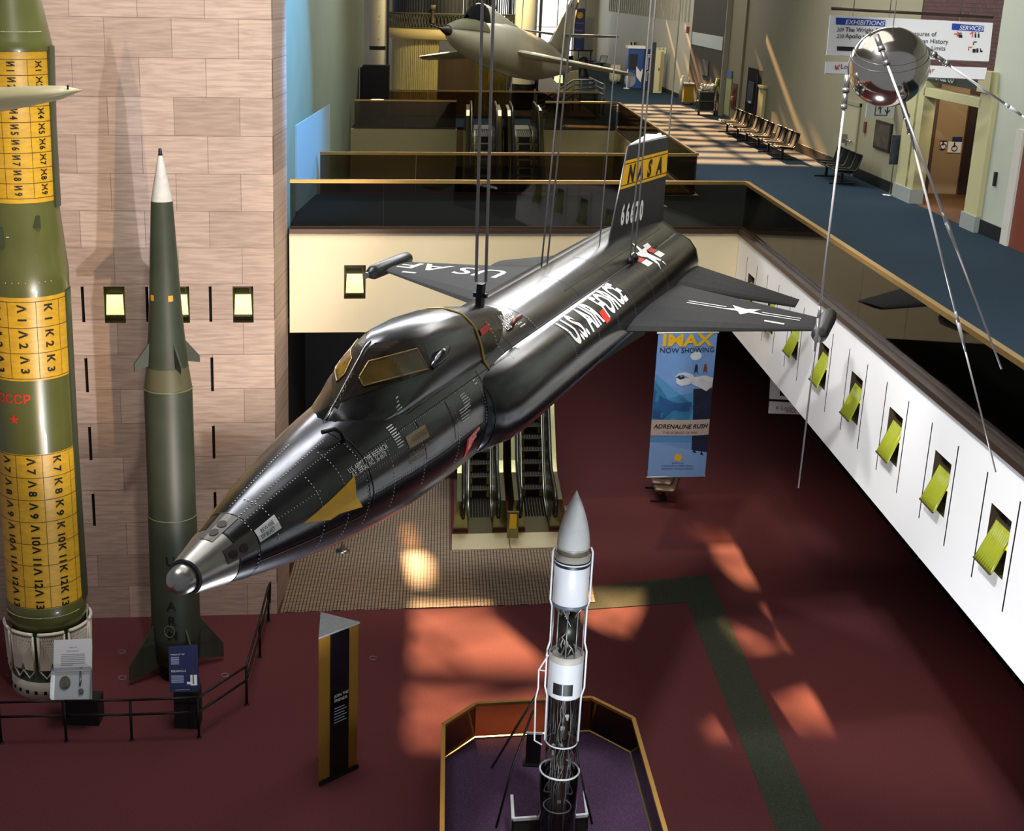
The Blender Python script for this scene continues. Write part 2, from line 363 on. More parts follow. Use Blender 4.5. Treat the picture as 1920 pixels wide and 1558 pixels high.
# upper floor
uf = MB(); uf.prism([(6.64, 6, 8.2), (12.3, 6, 8.2), (12.0, 112, 8.2), (6.5, 112, 8.2), (6.5, 51.8, 8.2), (6.5, 35.3, 8.2), (6.64, 30.1, 8.2)], (0, 0, .1))
uf.prism([across(0, 0, 8.2), across(U, 0, 8.2), (6.5, 35.3, 8.2), (-3.3, 33.95, 8.2)], (0, 0, .1))
uf.prism([(-3.4, 50.4, 8.2), (.55, 50.95, 8.2), (.55, 51.8, 8.2), (3.35, 52.2, 8.2), (3.35, 51.35, 8.2), (6.5, 51.8, 8.2), (6.5, 57, 8.2), (-3.4, 55.6, 8.2)], (0, 0, .1))
struct(uf.build('floor_upper', BLUE, loc=(0, 0, 8.3)))
fb = MB()   # faces of the far balcony and of the void's right side
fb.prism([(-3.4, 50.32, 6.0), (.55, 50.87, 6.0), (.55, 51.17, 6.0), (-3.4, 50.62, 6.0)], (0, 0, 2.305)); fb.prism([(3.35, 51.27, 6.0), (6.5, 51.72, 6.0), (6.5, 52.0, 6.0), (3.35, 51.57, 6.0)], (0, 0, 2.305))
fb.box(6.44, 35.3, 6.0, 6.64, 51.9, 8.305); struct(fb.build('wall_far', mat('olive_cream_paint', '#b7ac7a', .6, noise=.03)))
# lower level under the bridge: dark walls
lw = MB(); lw.box(-3.3, 33.2, 0, -1.7, 33.5, 6.0); lw.box(-3.6, 29.0, 0, -3.3, 62, 6.0); lw.box(-3.3, 61.5, 0, 12.2, 62, 6.2); lw.box(12.0, 6, 0, 12.3, 62, 6.2); struct(lw.build('wall_lower', BLACK)); lp = MB(); lp.box(-1.7, 36.6, 0, .5, 36.8, .95); struct(lp.build('wall_low', mat('brown_low_wall', '#6b5d4a', .6)))
# left side wall of the escalator well
ls = MB(); ls.box(-3.62, 29.0, 6, -3.32, 58, 14.2); struct(ls.build('wall_side', mat('slate_wall', '#76836f', .6, noise=.04, nscale=1)))
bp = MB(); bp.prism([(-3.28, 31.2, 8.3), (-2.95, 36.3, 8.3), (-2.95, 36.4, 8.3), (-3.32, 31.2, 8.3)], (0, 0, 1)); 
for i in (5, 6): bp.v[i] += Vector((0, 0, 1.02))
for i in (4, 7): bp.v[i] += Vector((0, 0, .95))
struct(bp.build('trim_3', mat('blue_lit_panel', '#8ba3a6', .6)))  # blue of the stage light is mixed into the panel colour
# far end: wall and bright glazing
fe = MB(); fe.box(6.4, 104, 8.3, 12.2, 104.4, 20); fe.box(-9, 104, 0, 1.3, 104.4, 14.5); fe.box(1.3, 104, 0, 9.5, 104.4, 8.6); struct(fe.build('wall_end', TANW))
DAY = mat('daylight_glass', '#f4f7f2', .2, emit=2.2)
wp = MB(); wp.box(1.2, 103.9, 8.6, 9.4, 103.95, 20); wo = struct(wp.build('window_1', DAY))
mu = MB()
for i in range(8): mu.box(1.2+i*1.16, 103.75, 8.6, 1.28+i*1.16, 103.88, 20)
for z in (10.6, 12.6, 14.6): mu.box(1.2, 103.78, z, 9.4, 103.88, z+.06)
struct(mu.build('trim_4', mat('pale_mullion', '#c9cbc4', .5)))

# ceiling with skylight openings, unseen and cut to shape the wanted sun patches
def up_at(p, z): t = (z-p[2])/SUN_DIR.z; return Vector(p)+SUN_DIR*t
CZ = 20.0
pat = []
pat += [(-1.0, 22.3, 2.4, 23.9, 0), (-1.0, 25.2, 2.4, 27.7, 0), (-1.2, 29.3, -.05, 32.3, 0), (3.4, 23.0, 5.8, 24.8, 0), (3.4, 26.0, 5.8, 28.7, 0), (6.65, 23.4, 7.95, 25.4, 0), (6.65, 26.4, 8.0, 29.1, 0), (6.0, 29.9, 8.0, 31.0, 0), (6.0, 31.4, 8.0, 33.0, 0)]
y = 42.3; k = 0
while y < 64:
    pat.append((7.3+.02*(y-42), y, 9.4, y+1.0, Z2)); pat.append((9.65, y, 11.9, y+1.0, Z2)); y += 1.75
pat += [(11.7, 44.6, 12.75, 45.05, Z2), (11.7, 48.7, 12.5, 49.0, Z2), (11.7, 61.2, 12.6, 61.6, Z2), (11.7, 66.5, 12.5, 66.8, Z2)]
pat += [(3.8, 52.9, 6.3, 53.5, Z2), (4.5, 61.5, 5.8, 62.3, 0.0)]
op = []
for x0, y0, x1, y1, z in pat:
    a, b = up_at((x0, y0, z), CZ), up_at((x1, y1, z), CZ); op.append((a.x, a.y, b.x, b.y))
ce = MB(); X0, X1, Y0, Y1 = -18, 16, 4, 112
ys = sorted(set([Y0, Y1]+[round(v, 3) for o in op for v in (o[1], o[3])])); xs = sorted(set([X0, X1]+[round(v, 3) for o in op for v in (o[0], o[2])]))
for j in range(len(ys)-1):
    i = 0; cy = (ys[j]+ys[j+1])/2
    solid = [not any(o[0] < (xs[q]+xs[q+1])/2 < o[2] and o[1] < cy < o[3] for o in op) for q in range(len(xs)-1)]
    q = 0
    while q < len(solid):
        if solid[q]:
            e = q
            while e+1 < len(solid) and solid[e+1]: e += 1
            ce.poly([(xs[q], ys[j], CZ), (xs[e+1], ys[j], CZ), (xs[e+1], ys[j+1], CZ), (xs[q], ys[j+1], CZ)]); q = e+1
        else: q += 1
struct(ce.build('ceiling', mat('ceiling_grey', '#77726a', .8), fix=False))
# white space-frame truss under the skylights: its chords and diagonals shade the sun patches
ts = MB()
for x0, y0, x1, y1 in op[:9]:
    ts.tube([(x0, y0, CZ-.1), (x1, y1, CZ-.1)], .08, 6); ts.tube([(x0, y1, CZ-.1), ((x0+x1)/2, y0, CZ-.1)], .08, 6)
for k in range(4):
    y0 = 69.5+k*6; ts.tube([(4.5, y0, CZ-.1), (10.5, y0+6, CZ-.1)], .12, 6); ts.tube([(10.5, y0, CZ-.1), (4.5, y0+6, CZ-.1)], .12, 6)
struct(ts.build('trim_5', mat('truss_paint', '#cfcfca', .5)))

# ------------------------------------------------------------------ wall of the upper right floor
RN = Vector((1, .0119, 0)); R0 = Vector((12.0, 30, 0)); RX = lambda y: 12.0-.0119*(y-30)
def rw(px, py): return at_pl(px, py, R0, RN)
rwm = MB()
def wseg(mb, ya, yb, za, zb, e=0, t=.3, m=0):
    mb.prism([(RX(ya)-e, ya, za), (RX(yb)-e, yb, za), (RX(yb)+t, yb, za), (RX(ya)+t, ya, za)], (0, 0, zb-za), m)
wseg(rwm, 29.2, 31.0, Z2, 20, 0, .3, 0); wseg(rwm, 36.0, 52.0, Z2, 20, 0, .3, 1); wseg(rwm, 59.2, 104, Z2, 20, 0, .3, 2)
wseg(rwm, 24, 29.2, 10.7, 20, 0, .3, 0); wseg(rwm, 6, 24, Z2, 20, 0, .3, 0); wseg(rwm, 24, 26.4, Z2, 10.7, 0, .3, 0)
struct(rwm.build('wall_gallery', [mat('pale_sage_wall', '#c0c6b2', .6, noise=.03, nscale=1), GREENW, TANW]))
bw = MB(); wseg(bw, 30.6, 36.0, 11.62, 20, -.02, .25); struct(bw.build('wall_brick', MATS['red_brick']))
nw = MB(); wseg(nw, 59.3, 66.6, Z2, 20, .01, .1, 0); wseg(nw, 59.4, 66.3, 10.95, 11.5, .03, 0, 1)
wseg(nw, 56.6, 59.3, Z2, 20, -.22, .6, 2); wseg(nw, 52.0, 56.6, Z2, 20, -.3, .6, 2)
struct(nw.build('trim_6', [mat('umber_wall', '#3b3329', .7, noise=.05), mat('pale_grey_band', '#b9c0b8', .6), mat('warm_grey_pilaster', '#928970', .6)]))
lv = MB()
for i in range(34):
    yy = 67.5+i*.9; wseg(lv, yy, yy+.14, 11.9+.0*i, 14.5, .06, 0)
struct(lv.build('trim_7', mat('louvre_grey', '#8f8d80', .6)))
bb = MB(); wseg(bb, 36.1, 51.2, Z2, Z2+.28, .03, 0); wseg(bb, 29.3, 30.9, Z2, Z2+.3, .03, 0); wseg(bb, 59.5, 100, Z2, Z2+.2, .03, 0); struct(bb.build('baseboard_right', BLACK))
# portal with its inner room
CRT = mat('cream_trim', '#c3bd8c', .5); TILE = mat('grey_plinth', '#9aa09a', .6)
pt = MB()
for ya, yb in ((30.55, 31.3), (34.75, 35.15), (35.3, 36.05)): wseg(pt, ya, yb, Z2+.35, 11.3, .1, .2)
for ya, yb in ((30.5, 31.35), (34.75, 36.1)): wseg(pt, ya, yb, Z2, Z2+.35, .14, .2, 1)
wseg(pt, 31.2, 34.85, 10.95, 11.15, .1, .2); wseg(pt, 30.7, 31.4, 11.3, 11.75, .16, .2)
struct(pt.build('trim_8', [CRT, TILE]))
rm = MB(); FY = 36.68; q_ = lambda px: at_y(px, 300, FY).x
rm.poly([(11.95, 31.2, Z2+.005), (17, 29.5, Z2+.005), (17, FY, Z2+.005), (11.95, FY, Z2+.005)], 1)
rm.poly([(q_(1741), FY, Z2), (q_(1801), FY, Z2), (q_(1801), FY, 11.6), (q_(1741), FY, 11.6)], 0); rm.poly([(12.0, FY-.25, Z2), (q_(1741), FY-.25, Z2), (q_(1741), FY-.25, 11.6), (12.0, FY-.25, 11.6)], 2); rm.poly([(q_(1741), FY-.25, Z2), (q_(1741), FY, Z2), (q_(1741), FY, 11.6), (q_(1741), FY-.25, 11.6)], 2)
rm.poly([(q_(1801), FY, Z2), (17, FY, Z2), (17, FY, 11.6), (q_(1801), FY, 11.6)], 2); rm.poly([(17, 29.5, Z2), (17, FY, Z2), (17, FY, 11.6), (17, 29.5, 11.6)], 2)
struct(rm.build('wall_inner', [mat('tan_room_wall', '#9c8462', .7), mat('wood_floor', '#6b4a30', .5, noise=.25, nscale=6, stretch=(1, 8, 1)), mat('brown_room_wall', '#4a3120', .6)], fix=False))
lamp('room_downlight', 'SPOT', (13.2, 34, 11.5), (13.8, 36, 8.6), 190, .1, (1, .8, .55), 120)
dk = MB(); dk.box(q_(1803), FY-.12, Z2, q_(1836), FY-.06, 10.75); struct(dk.build('door_1', mat('dark_wood_door', '#2a1a14', .4)))
d2 = MB(); wseg(d2, 26.4, 28.9, Z2, 10.6, .03, .1, 0); wseg(d2, 28.85, 29.2, Z2, 10.7, .08, .1, 1); d2o = struct(d2.build('door_2', [mat('red_brown_door', '#7c3b26', .4), mat('pale_frame', '#d5cfc4', .5)]))
# cream door and frame in the sage wall, dark lift door by the pilaster
d3 = MB(); wseg(d3, 40.0, 41.5, Z2, 10.25, .02, 0, 0); wseg(d3, 41.5, 41.6, Z2, 10.35, .05, 0, 1); wseg(d3, 39.9, 40, Z2, 10.35, .05, 0, 1); wseg(d3, 39.9, 41.6, 10.25, 10.35, .05, 0, 1); d3o = struct(d3.build('door_3', [mat('cream_door', '#a9a585', .5), mat('cream_door_frame', '#8f8b70', .5)]))
h = MB(); h.tube([(RX(40.2)-.1, 40.2, 9.25), (RX(40.9)-.1, 40.9, 9.25)], .025, 8); h.box(RX(40.9)-.14, 40.85, 9.15, RX(40.9), 41.0, 9.4); hb = h.build('push_bar', STEEL, d3o)
d4 = MB(); wseg(d4, 52.1, 55.5, Z2, 10.5, -.25, .3, 0); wseg(d4, 53.7, 53.8, Z2, 10.3, -.23, .3, 1)
d4o = struct(d4.build('door_4', [mat('charcoal_door', '#141413', .75, spec=.1), BLACK]))
s = MB(); s.box(RX(54.6)+.2, 54.1, 9.2, RX(54.6)+.26, 55.1, 10.0); s.build('door_notice', mat('slate_notice', '#2b2e42', .6), d4o); s = MB(); s.box(RX(54.6)+.18, 54.3, 9.2, RX(54.6)+.21, 54.7, 9.28); s.build('door_sticker', PAPER, d4o)
cp = MB(); wseg(cp, 51.2, 51.95, Z2, 9.98, .1, 0); wseg(cp, 51.1, 52.0, 9.98, 10.06, .14, 0); struct(cp.build('trim_9', CRT))
# ------------------------------------------------------------------ glass railings
def railing(label, pts, h=1.02, z=Z2, panel=2.2, rail=BRASS, rr=.045, group=None, base=True, name='glass_railing', gl=GL):
    rt = root(name, Vector(pts[0])+Vector((0, 0, z)), label, 'railing', group)
    P = [Vector(p)+Vector((0, 0, z)) for p in pts]
    hr = MB()
    for i in range(len(P)-1): hr.bar(P[i]+ZV*h, P[i+1]+ZV*h, rr*2.2, rr*1.6, up=(0, 0, 1))
    hr.build('handrail', rail, rt)
    if base:
        bs = MB()
        for i in range(len(P)-1): bs.bar(P[i]+ZV*.03, P[i+1]+ZV*.03, .05, .06)
        bs.build('base_shoe', BRONZE, rt)
    for i in range(len(P)-1):
        d = P[i+1]-P[i]; n = max(1, round(d.length/panel))
        for k in range(n):
            a, b = P[i]+d*(k/n)+d.normalized()*.004, P[i]+d*((k+1)/n)-d.normalized()*.004
            g = MB(); g.bar(a+ZV*(h/2), b+ZV*(h/2), .014, h-.08, up=(0, 0, 1)); g.build('glass_panel', gl, rt)
    return rt
railing('brass-capped dark glass railing along the edge of the cream bridge', [across(.02, .05), across(10.02, .05)], group=None)
railing('long brass-capped glass railing above the white parapet with slots', [Vector((6.7, 6, 0)), Vector((6.7, 30.17, 0))])
railing('brass-capped glass railing on the far edge of the bridge, above the escalator well', [Vector((-3.0, 34.0, 0)), Vector((6.5, 35.38, 0))], rr=.04)
railing('glass railing along the right side of the escalator well', [Vector((6.55, 35.5, 0)), Vector((6.5, 51.75, 0))], rr=.035, panel=2.6)
railing('glass railing left of the escalator heads on the far landing', [Vector((-3.2, 50.45, 0)), Vector((.5, 50.97, 0))], rr=.035)
railing('glass railing right of the escalator heads on the far landing', [Vector((3.78, 51.45, 0)), Vector((6.45, 51.8, 0))], rr=.035)
railing('glass railing behind the far landing, below the golden wall', [Vector((-2.9, 55.5, 0)), Vector((6.3, 56.8, 0))], rr=.035)

# ------------------------------------------------------------------ wall lamps
SHL = mat('lit_ribbed_glass', '#dfe88a', .3, emit=1.7); SHR = mat('green_ribbed_glass', '#8b9228', .25, emit=.28); SHE = mat('amber_tube', '#c9d13a', .3, emit=1.6)
def sconce(name, c, u, n, label, group, lit, w_=.34, h_=.5, lean=.2):
    """ribbed glass shade leaning out at the bottom of a wall recess"""
    c, u, n = Vector(c), Vector(u).normalized(), Vector(n).normalized()
    rt = root(name, c, label, 'wall lamp', group)
    top = c+ZV*h_*.5-n*.06; bot = c-ZV*h_*.5+n*lean; d = bot-top; nn = u.cross(d).normalized()
    if nn.dot(n) < 0: nn = -nn
    sh = MB(); N = 9
    secs = []
    for i in range(N*4+1):
        a = i/(N*4); off = nn*(.012*math.sin(a*N*2*PI)); secs.append([top+u*((a-.5)*w_)+off, bot+u*((a-.5)*w_*1.12)+off, bot+u*((a-.5)*w_*1.12)+off-nn*.02, top+u*((a-.5)*w_)+off-nn*.02])
    sh.loft(secs, 0, True, True, True); sh.build('shade', lit, rt)
    t = MB(); t.tube([c-u*w_*.42-n*.12-ZV*.02, c+u*w_*.42-n*.12-ZV*.02], .03, 10); t.build('lamp_tube', SHE, rt)
    b = MB(); b.bar(top-u*w_*.5, top+u*w_*.5, .03, .03); b.bar(bot-u*w_*.56, bot+u*w_*.56, .02, .02); b.build('shade_bracket', DARKBR, rt)
    return rt
lw_lab = {-3.98: 'glowing ribbed glass lamp in the stone wall nearest its right corner', -5.27: 'glowing lamp in the stone wall half hidden behind the dark green missile', -6.56: 'glowing ribbed glass lamp in the stone wall between the two missiles', -7.84: 'glowing lamp in the stone wall at the edge of the yellow banded missile', -9.1: None}
for X in LW[:4]:
    sconce('wall_sconce', SC+su*su_of(X)-sn*(-.0)+ZV*7.0, su, sn, lw_lab[X], 'lamps in the stone wall', SHL, .32, .44, -.02)
sconce('wall_sconce', across(1.415, -.0, 7.12), XD, -XN, 'glowing ribbed glass lamp in the cream parapet behind the black wing tip pod', None, SHL, .34, .44, -.01)
rl = [y for y in RL if 14 < y < 29]; nth = ['nearest, cut by the frame edge', 'second nearest', 'third nearest', 'fourth nearest', 'fifth nearest', 'sixth nearest, just below the wing tip', 'seventh nearest, below the black wing', 'eighth nearest, above the black tailplane tip', 'farthest, behind the black tailplane']
for i, y in enumerate(rl[:8]):
    sconce('wall_sconce', (6.64, y, 7.16), (0, 1, 0), (-1, 0, 0), 'green ribbed glass lamp in the white parapet, '+nth[i], 'lamps in the white parapet', SHR, .46, .52, .13)

# ------------------------------------------------------------------ escalators (30 degree rise from the lobby to the far landing)
ESC_Y0, ESC_Y1 = 32.1, 51.6
def esc_z(y):
    s = math.tan(R(30)); ya = 34.6; yb = ya+Z2/s
    return 0 if y < ya else (Z2 if y > yb else (y-ya)*s)
REFLSTEEL = mat('steel_green_reflections', '#86845f', .22, .95, noise=.1, nscale=1.5); STEP = mat('step_tread', '#17150f', .6, .3, noise=.3, nscale=30); LIP = mat('step_lip', '#85806a', .4, .7); YLINE = mat('yellow_comb_line', '#8e8420', .6); RUB = mat('black_rubber', '#101012', .35)  # green-gold reflections on the escalator steel are put into its base colour
def escalator(x0, x1, label):
    sk = .137   # the hall is slightly skewed
    rt = root('escalator', ((x0+x1)/2, 33, 0), label, 'escalator', 'escalators')
    def q(x, y, z): return Vector((x+(.012*(y-33)), y+sk*(x-.6), z))
    a, b = x0+.42, x1-.42
    ys = []; y = 33.2
    while y < 51: ys.append(y); y += .4
    for i, y in enumerate(ys):
        zt = esc_z(y+.2); s_ = MB(); s_.prism([q(a, y, zt-.25), q(b, y, zt-.25), q(b, y+.41, zt-.25), q(a, y+.41, zt-.25)], (0, 0, .25), 0)
        s_.bar(q(a, y-.012, zt-.015), q(b, y-.012, zt-.015), .03, .03, 1)
        s_.bar(q(a+.03, y-.012, zt-.13), q(a+.1, y-.012, zt-.13), .01, .18, 2); s_.bar(q(b-.1, y-.012, zt-.13), q(b-.03, y-.012, zt-.13), .01, .18, 2)
        for k in range(1, 16): xx = a+(b-a)*k/16; s_.bar(q(xx, y+.02, zt+.003), q(xx, y+.39, zt+.003), .012, .008, 1 if k % 2 else 0)
        s_.build('step', [STEP, LIP, YLINE], rt)
    for side, (xa, xb) in enumerate(((x0, a), (b, x1))):
        path = [32.3, 33, 34.4, 34.9, 36]+[36+i*1.4 for i in range(1, 9)]+[48.7, 49.2, 50.4, 51.6]
        bl = MB(); secs = []
        for y in path:
            z = esc_z(y); secs.append([q(xa+.02, y, z-.3), q(xb-.02, y, z-.3), q(xb-.02, y, z+.12), q(xb-.1, y, z+.86), q(xa+.1, y, z+.86), q(xa+.02, y, z+.12)])
        bl.loft(secs, 0, True, True, False); bl.build('balustrade', REFLSTEEL, rt)
        hx = (xa+xb)/2+(.06 if side == 0 else -.06)
        pts = [q(hx, 32.55, .3), q(hx, 32.2, .45), q(hx, 32.1, .62), q(hx, 32.25, .84), q(hx, 32.6, .93)]+[q(hx, y, esc_z(y)+.93) for y in path[1:-1]]+[q(hx, 51.9, Z2+.93), q(hx, 52.2, Z2+.8), q(hx, 52.1, Z2+.5)]
        hr = MB(); hr.tube(pts, .05, 8); hr.build('handrail', RUB, rt)
        sl = MB(); inner = xb-.0 if side == 0 else xa
        sl.tube([q(inner, y, esc_z(y)+.14) for y in path[1:-1]], .018, 6); sl.build('skirt_trim', STEEL, rt)
    pl = MB(); pl.prism([q(x0, 31.1, .02), q(x1, 31.1, .02), q(x1, 32.1, .02), q(x0, 32.1, .02)], (0, 0, .03), 0); pl.prism([q(a, 32.1, .02), q(b, 32.1, .02), q(b, 33.2, .02), q(a, 33.2, .02)], (0, 0, .03), 1)
    pl.build('landing_plate', [mat('cream_plate', '#cbbf9c', .35, .4), mat('comb_plate', '#4a431f', .4, .5)], rt)
    p2 = MB(); p2.prism([q(a, 50.9, Z2), q(b, 50.9, Z2), q(b, 52.6, Z2), q(a, 52.6, Z2)], (0, 0, .025), 0); p2.build('landing_plate', [mat('grey_plate', '#7d786c', .4, .5)], rt)
    tr = MB(); tr.loft([[q(x0+.05, y, max(esc_z(y)-.9, 0.0)), q(x1-.05, y, max(esc_z(y)-.9, 0)), q(x1-.05, y, esc_z(y)-.3), q(x0+.05, y, esc_z(y)-.3)] for y in (35.2, 36.5, 40, 44, 48, 49.4, 50.6)], 0, True, True, False); tr.build('truss_cover', BLACK, rt)
    return rt
escalator(.55, 1.99, 'left escalator of the pair rising under the bridge, beside the dark wall')
er = escalator(2.01, 3.45, 'right escalator of the pair, behind the tip of the cutaway rocket')
ws = MB(); ws.box(1.92, 31.95, 0, 2.2, 32.05, .75); ws.box(1.97, 31.92, .32, 2.15, 31.95, .7, 1); ws.build('newel_panel', [REFLSTEEL, mat('yellow_notice', '#c39a17', .5)], er)
# ------------------------------------------------------------------ black rocket plane
def xf(mb, M): mb.v = [M @ v for v in mb.v]; return mb
def plane_frame(h, t, rl):
    h, t, rl = R(h), R(t), R(rl)
    f = Vector((math.cos(h)*math.cos(t), math.sin(h)*math.cos(t), math.sin(t))); l = ZV.cross(f).normalized(); u = f.cross(l)
    l2 = l*math.cos(rl)+u*math.sin(rl); u2 = -l*math.sin(rl)+u*math.cos(rl)
    return Matrix(((f.x, l2.x, u2.x), (f.y, l2.y, u2.y), (f.z, l2.z, u2.z)))
XO = Vector((-1.854, 9.064, 9.099)); XM3 = plane_frame(-110.415, .855, -2.047)
xp = root('rocket_plane', XO, 'black rocket research plane hung nose forward over the lobby, NASA on its tail fin', 'aircraft', None, XM3)
XM = ROOTM[xp.name]
def interp(tab, x):
    for i in range(len(tab)-1):
        (a, ra), (b, rb) = tab[i], tab[i+1]
        if a <= x <= b: return ra+(rb-ra)*(x-a)/(b-a)
    return tab[-1][1] if x > tab[-1][0] else tab[0][1]
RT = [(0, .105), (.12, .135), (.3, .168), (.5, .212), (.7, .256), (1, .32), (1.3, .38), (1.6, .433), (2, .498), (2.4, .555), (2.8, .603), (3.2, .64), (3.6, .667), (4, .685), (5, .7), (6, .71), (15.6, .71)]
def rad(x): return interp(RT, x)
fus = MB(); NS = 72
xsx = [i*.06 for i in range(2, 60)]+[3.6+i*.2 for i in range(0, 61)]
secs = []
for x in xsx:
    r = (rad(x-.09)+rad(x)+rad(x+.09))/3 if x > .25 else rad(x)
    secs.append([Vector((-x, r*math.cos(2*PI*k/NS), r*math.sin(2*PI*k/NS))) for k in range(NS)])
fus.loft(secs)
raw_v = list(fus.v); raw_f = list(fus.f)
# fairings
FS = [(.42, .50), (.6, .475), (.78, .40), (.92, .24), (.985, .05), (.975, -.14), (.88, -.3), (.7, -.4), (.45, -.46)]
def fairing(sg):
    mb = MB(); se = []
    for x, k, dz in ((5.02, .0, -.06), (5.1, .34, -.06), (5.25, .6, -.05), (5.5, .82, -.03), (5.9, .95, -.01), (6.5, 1, 0), (8, 1, 0), (10, 1, 0), (12, 1, 0), (13.5, .99, 0), (15.45, .97, 0), (15.62, .9, 0)):
        row = []
        for y, z in FS:
            rr = math.hypot(y, z); base = min(rr, .66); r2 = base+(rr-base)*k; row.append(Vector((-x, sg*y/rr*r2, z/rr*r2+dz*k)))
        row += [Vector((-x, sg*.3, -.3)), Vector((-x, sg*.3, .3))]
        se.append(row)
    mb.loft(se); return mb
fps = {1: fairing(1), -1: fairing(-1)}
for sg in (1, -1):
    b = len(raw_v); raw_v += fps[sg].v; raw_f += [tuple(b+i for i in f) for f in fps[sg].f]
# canopy
def can_sec(x, pts):  # port half points from crest down
    return [Vector((-x, y, z)) for y, z in reversed(pts)]+[Vector((-x, -y, z)) for y, z in pts[1:]]
CS = [(2.5, [(0, .565), (.04, .56), (.09, .55), (.14, .53), (.18, .51), (.2, .47)]),
      (2.7, [(0, .68), (.05, .645), (.13, .6), (.21, .55), (.26, .5), (.28, .45)]),
      (3.0, [(0, .865), (.08, .8), (.2, .7), (.3, .6), (.36, .53), (.38, .44)]),
      (3.3, [(0, 1.05), (.11, .97), (.25, .83), (.36, .69), (.42, .56), (.44, .44)]),
      (3.45, [(0, 1.095), (.15, 1.02), (.28, .87), (.385, .71), (.44, .57), (.455, .44)]),
      (3.9, [(0, 1.115), (.2, 1.08), (.335, .93), (.42, .74), (.455, .58), (.47, .44)]),
      (4.5, [(0, 1.105), (.22, 1.07), (.365, .94), (.44, .75), (.47, .58), (.48, .44)]),
      (5.2, [(0, 1.05), (.22, 1.015), (.36, .9), (.44, .72), (.475, .57), (.49, .44)]),
      (5.8, [(0, .97), (.19, .94), (.32, .84), (.41, .69), (.46, .56), (.49, .44)]),
      (6.4, [(0, .865), (.13, .84), (.23, .775), (.32, .67), (.4, .57), (.46, .46)]),
      (6.9, [(0, .77), (.08, .755), (.15, .72), (.22, .67), (.3, .6), (.38, .5)]),
      (7.25, [(0, .68), (.05, .675), (.1, .67), (.15, .65), (.2, .6), (.3, .5)])]
can = MB(); can.loft([can_sec(x, p) for x, p in CS])
b = len(raw_v); raw_v += can.v; raw_f += [tuple(b+i for i in f) for f in can.f]
BV = BVHTree.FromPolygons([tuple(v) for v in raw_v], raw_f)
xf(fus, XM).build('fuselage', INC, xp)
for sg in (1, -1): xf(fps[sg], XM).build('side_fairing', INC, xp)
xf(can, XM).build('cockpit_canopy', INC, xp)
def cast_r(x, th, eps=.006, zc=0):
    a = R(th); d = Vector((0, -math.cos(a), -math.sin(a))); o = Vector((-x, 0, zc))-d*3
    h = BV.ray_cast(o, d)
    if h[0] is None: return Vector((-x, rad(x)*math.cos(a), rad(x)*math.sin(a)))
    n = h[1] if h[1].dot(d) < 0 else -h[1]
    return h[0]-d*eps
def cast_y(x, z, eps=.006, sg=1):
    h = BV.ray_cast(Vector((-x, 3*sg, z)), Vector((0, -sg, 0)))
    if h[0] is None: return Vector((-x, .3*sg, z))
    return h[0]+Vector((0, sg*eps, 0))
def dec_r(mb, vs, fs, x0, th0, R0, ang=0, m=0, step=.06, eps=.006):
    """wrap a flat drawing (a runs aft, b runs up) on the hull"""
    vs, fs = slice2d(vs, fs, step, step); c, s_ = math.cos(R(ang)), math.sin(R(ang))
    return mb.add([cast_r(x0+a*c-b*s_, th0+math.degrees((a*s_+b*c)/R0), eps) for a, b in vs], fs, m)
def txt_r(mb, t, h, x0, th0, R0, ang=0, xs=1, bold=0, m=0, shear=0, eps=.007):
    vs, fs, wd = text2d(t, bold); return dec_r(mb, [((x+shear*y)*h*xs, y*h) for x, y in vs], fs, x0, th0, R0, ang, m, eps=eps)
def rect(w_, h_): return [(0, 0), (w_, 0), (w_, h_), (0, h_)], [(0, 1, 2, 3)]
# nose ball
nb = MB(); nb.lathe([(.0, .13), (.045, .122), (.08, .1), (.105, .06), (.115, .0), (.112, -.04), (.0, -.05)], (0, 0, 0), 28, 0, None, 0, 360, Matrix(((0, 0, 1), (1, 0, 0), (0, 1, 0))))
for i in range(len(nb.v)): nb.v[i] = nb.v[i]+Vector((-.1, 0, 0))
xf(nb, XM).build('nose_ball', BARE, xp)
nr = MB(); nr.lathe([(.118, .0), (.126, .0), (.132, -.03), (.12, -.03)], (-.12, 0, 0), 28, 0, None, 0, 360, Matrix(((0, 0, 1), (1, 0, 0), (0, 1, 0)))); xf(nr, XM).build('nose_ring', INCD, xp)
# bare metal nose skin ring and thruster panel
nk = MB(); rows = []
for x in (.14, .3, .45, .55): rows.append([cast_r(x, 360*k/40, .003) for k in range(40)])
nk.loft(rows, 0, True, False); xf(nk, XM).build('nose_skin', BARE, xp)
for th0, hx in ((18, (.5, .62)), (80, (.52, .64))):
    q = MB(); vs, fs = rect(.36, .17); dec_r(q, vs, fs, .42, th0-8, .3, 0, 0, eps=.008); pn = xf(q, XM).build('thruster_panel', mat('grey_metal_panel', '#5e5a55', .4, .8), xp)
    q = MB()
    for x in hx:
        c = [(.045*math.cos(k*PI/8), .045*math.sin(k*PI/8)) for k in range(16)]; dec_r(q, c, [tuple(range(16))], x, th0+6, .3, 0, 0, eps=.012)
    xf(q, XM).build('thruster_port', mat('thruster_dark', '#2a1712', .6), pn)
sg_ = MB(); vs, fs = rect(.27, .13); dec_r(sg_, vs, fs, .8, 19, .36, 4, 0, eps=.01); so_ = xf(sg_, XM).build('warning_plate', PAPER, xp)
q = MB(); txt_r(q, 'BEWARE', .04, .845, 30.5, .36, 4, .8, 0, 0, 0, .014); txt_r(q, 'OF BLAST', .04, .825, 22, .36, 4, .72, 0, 0, 0, .014); xf(q, XM).build('plate_lettering', TXTK, so_)
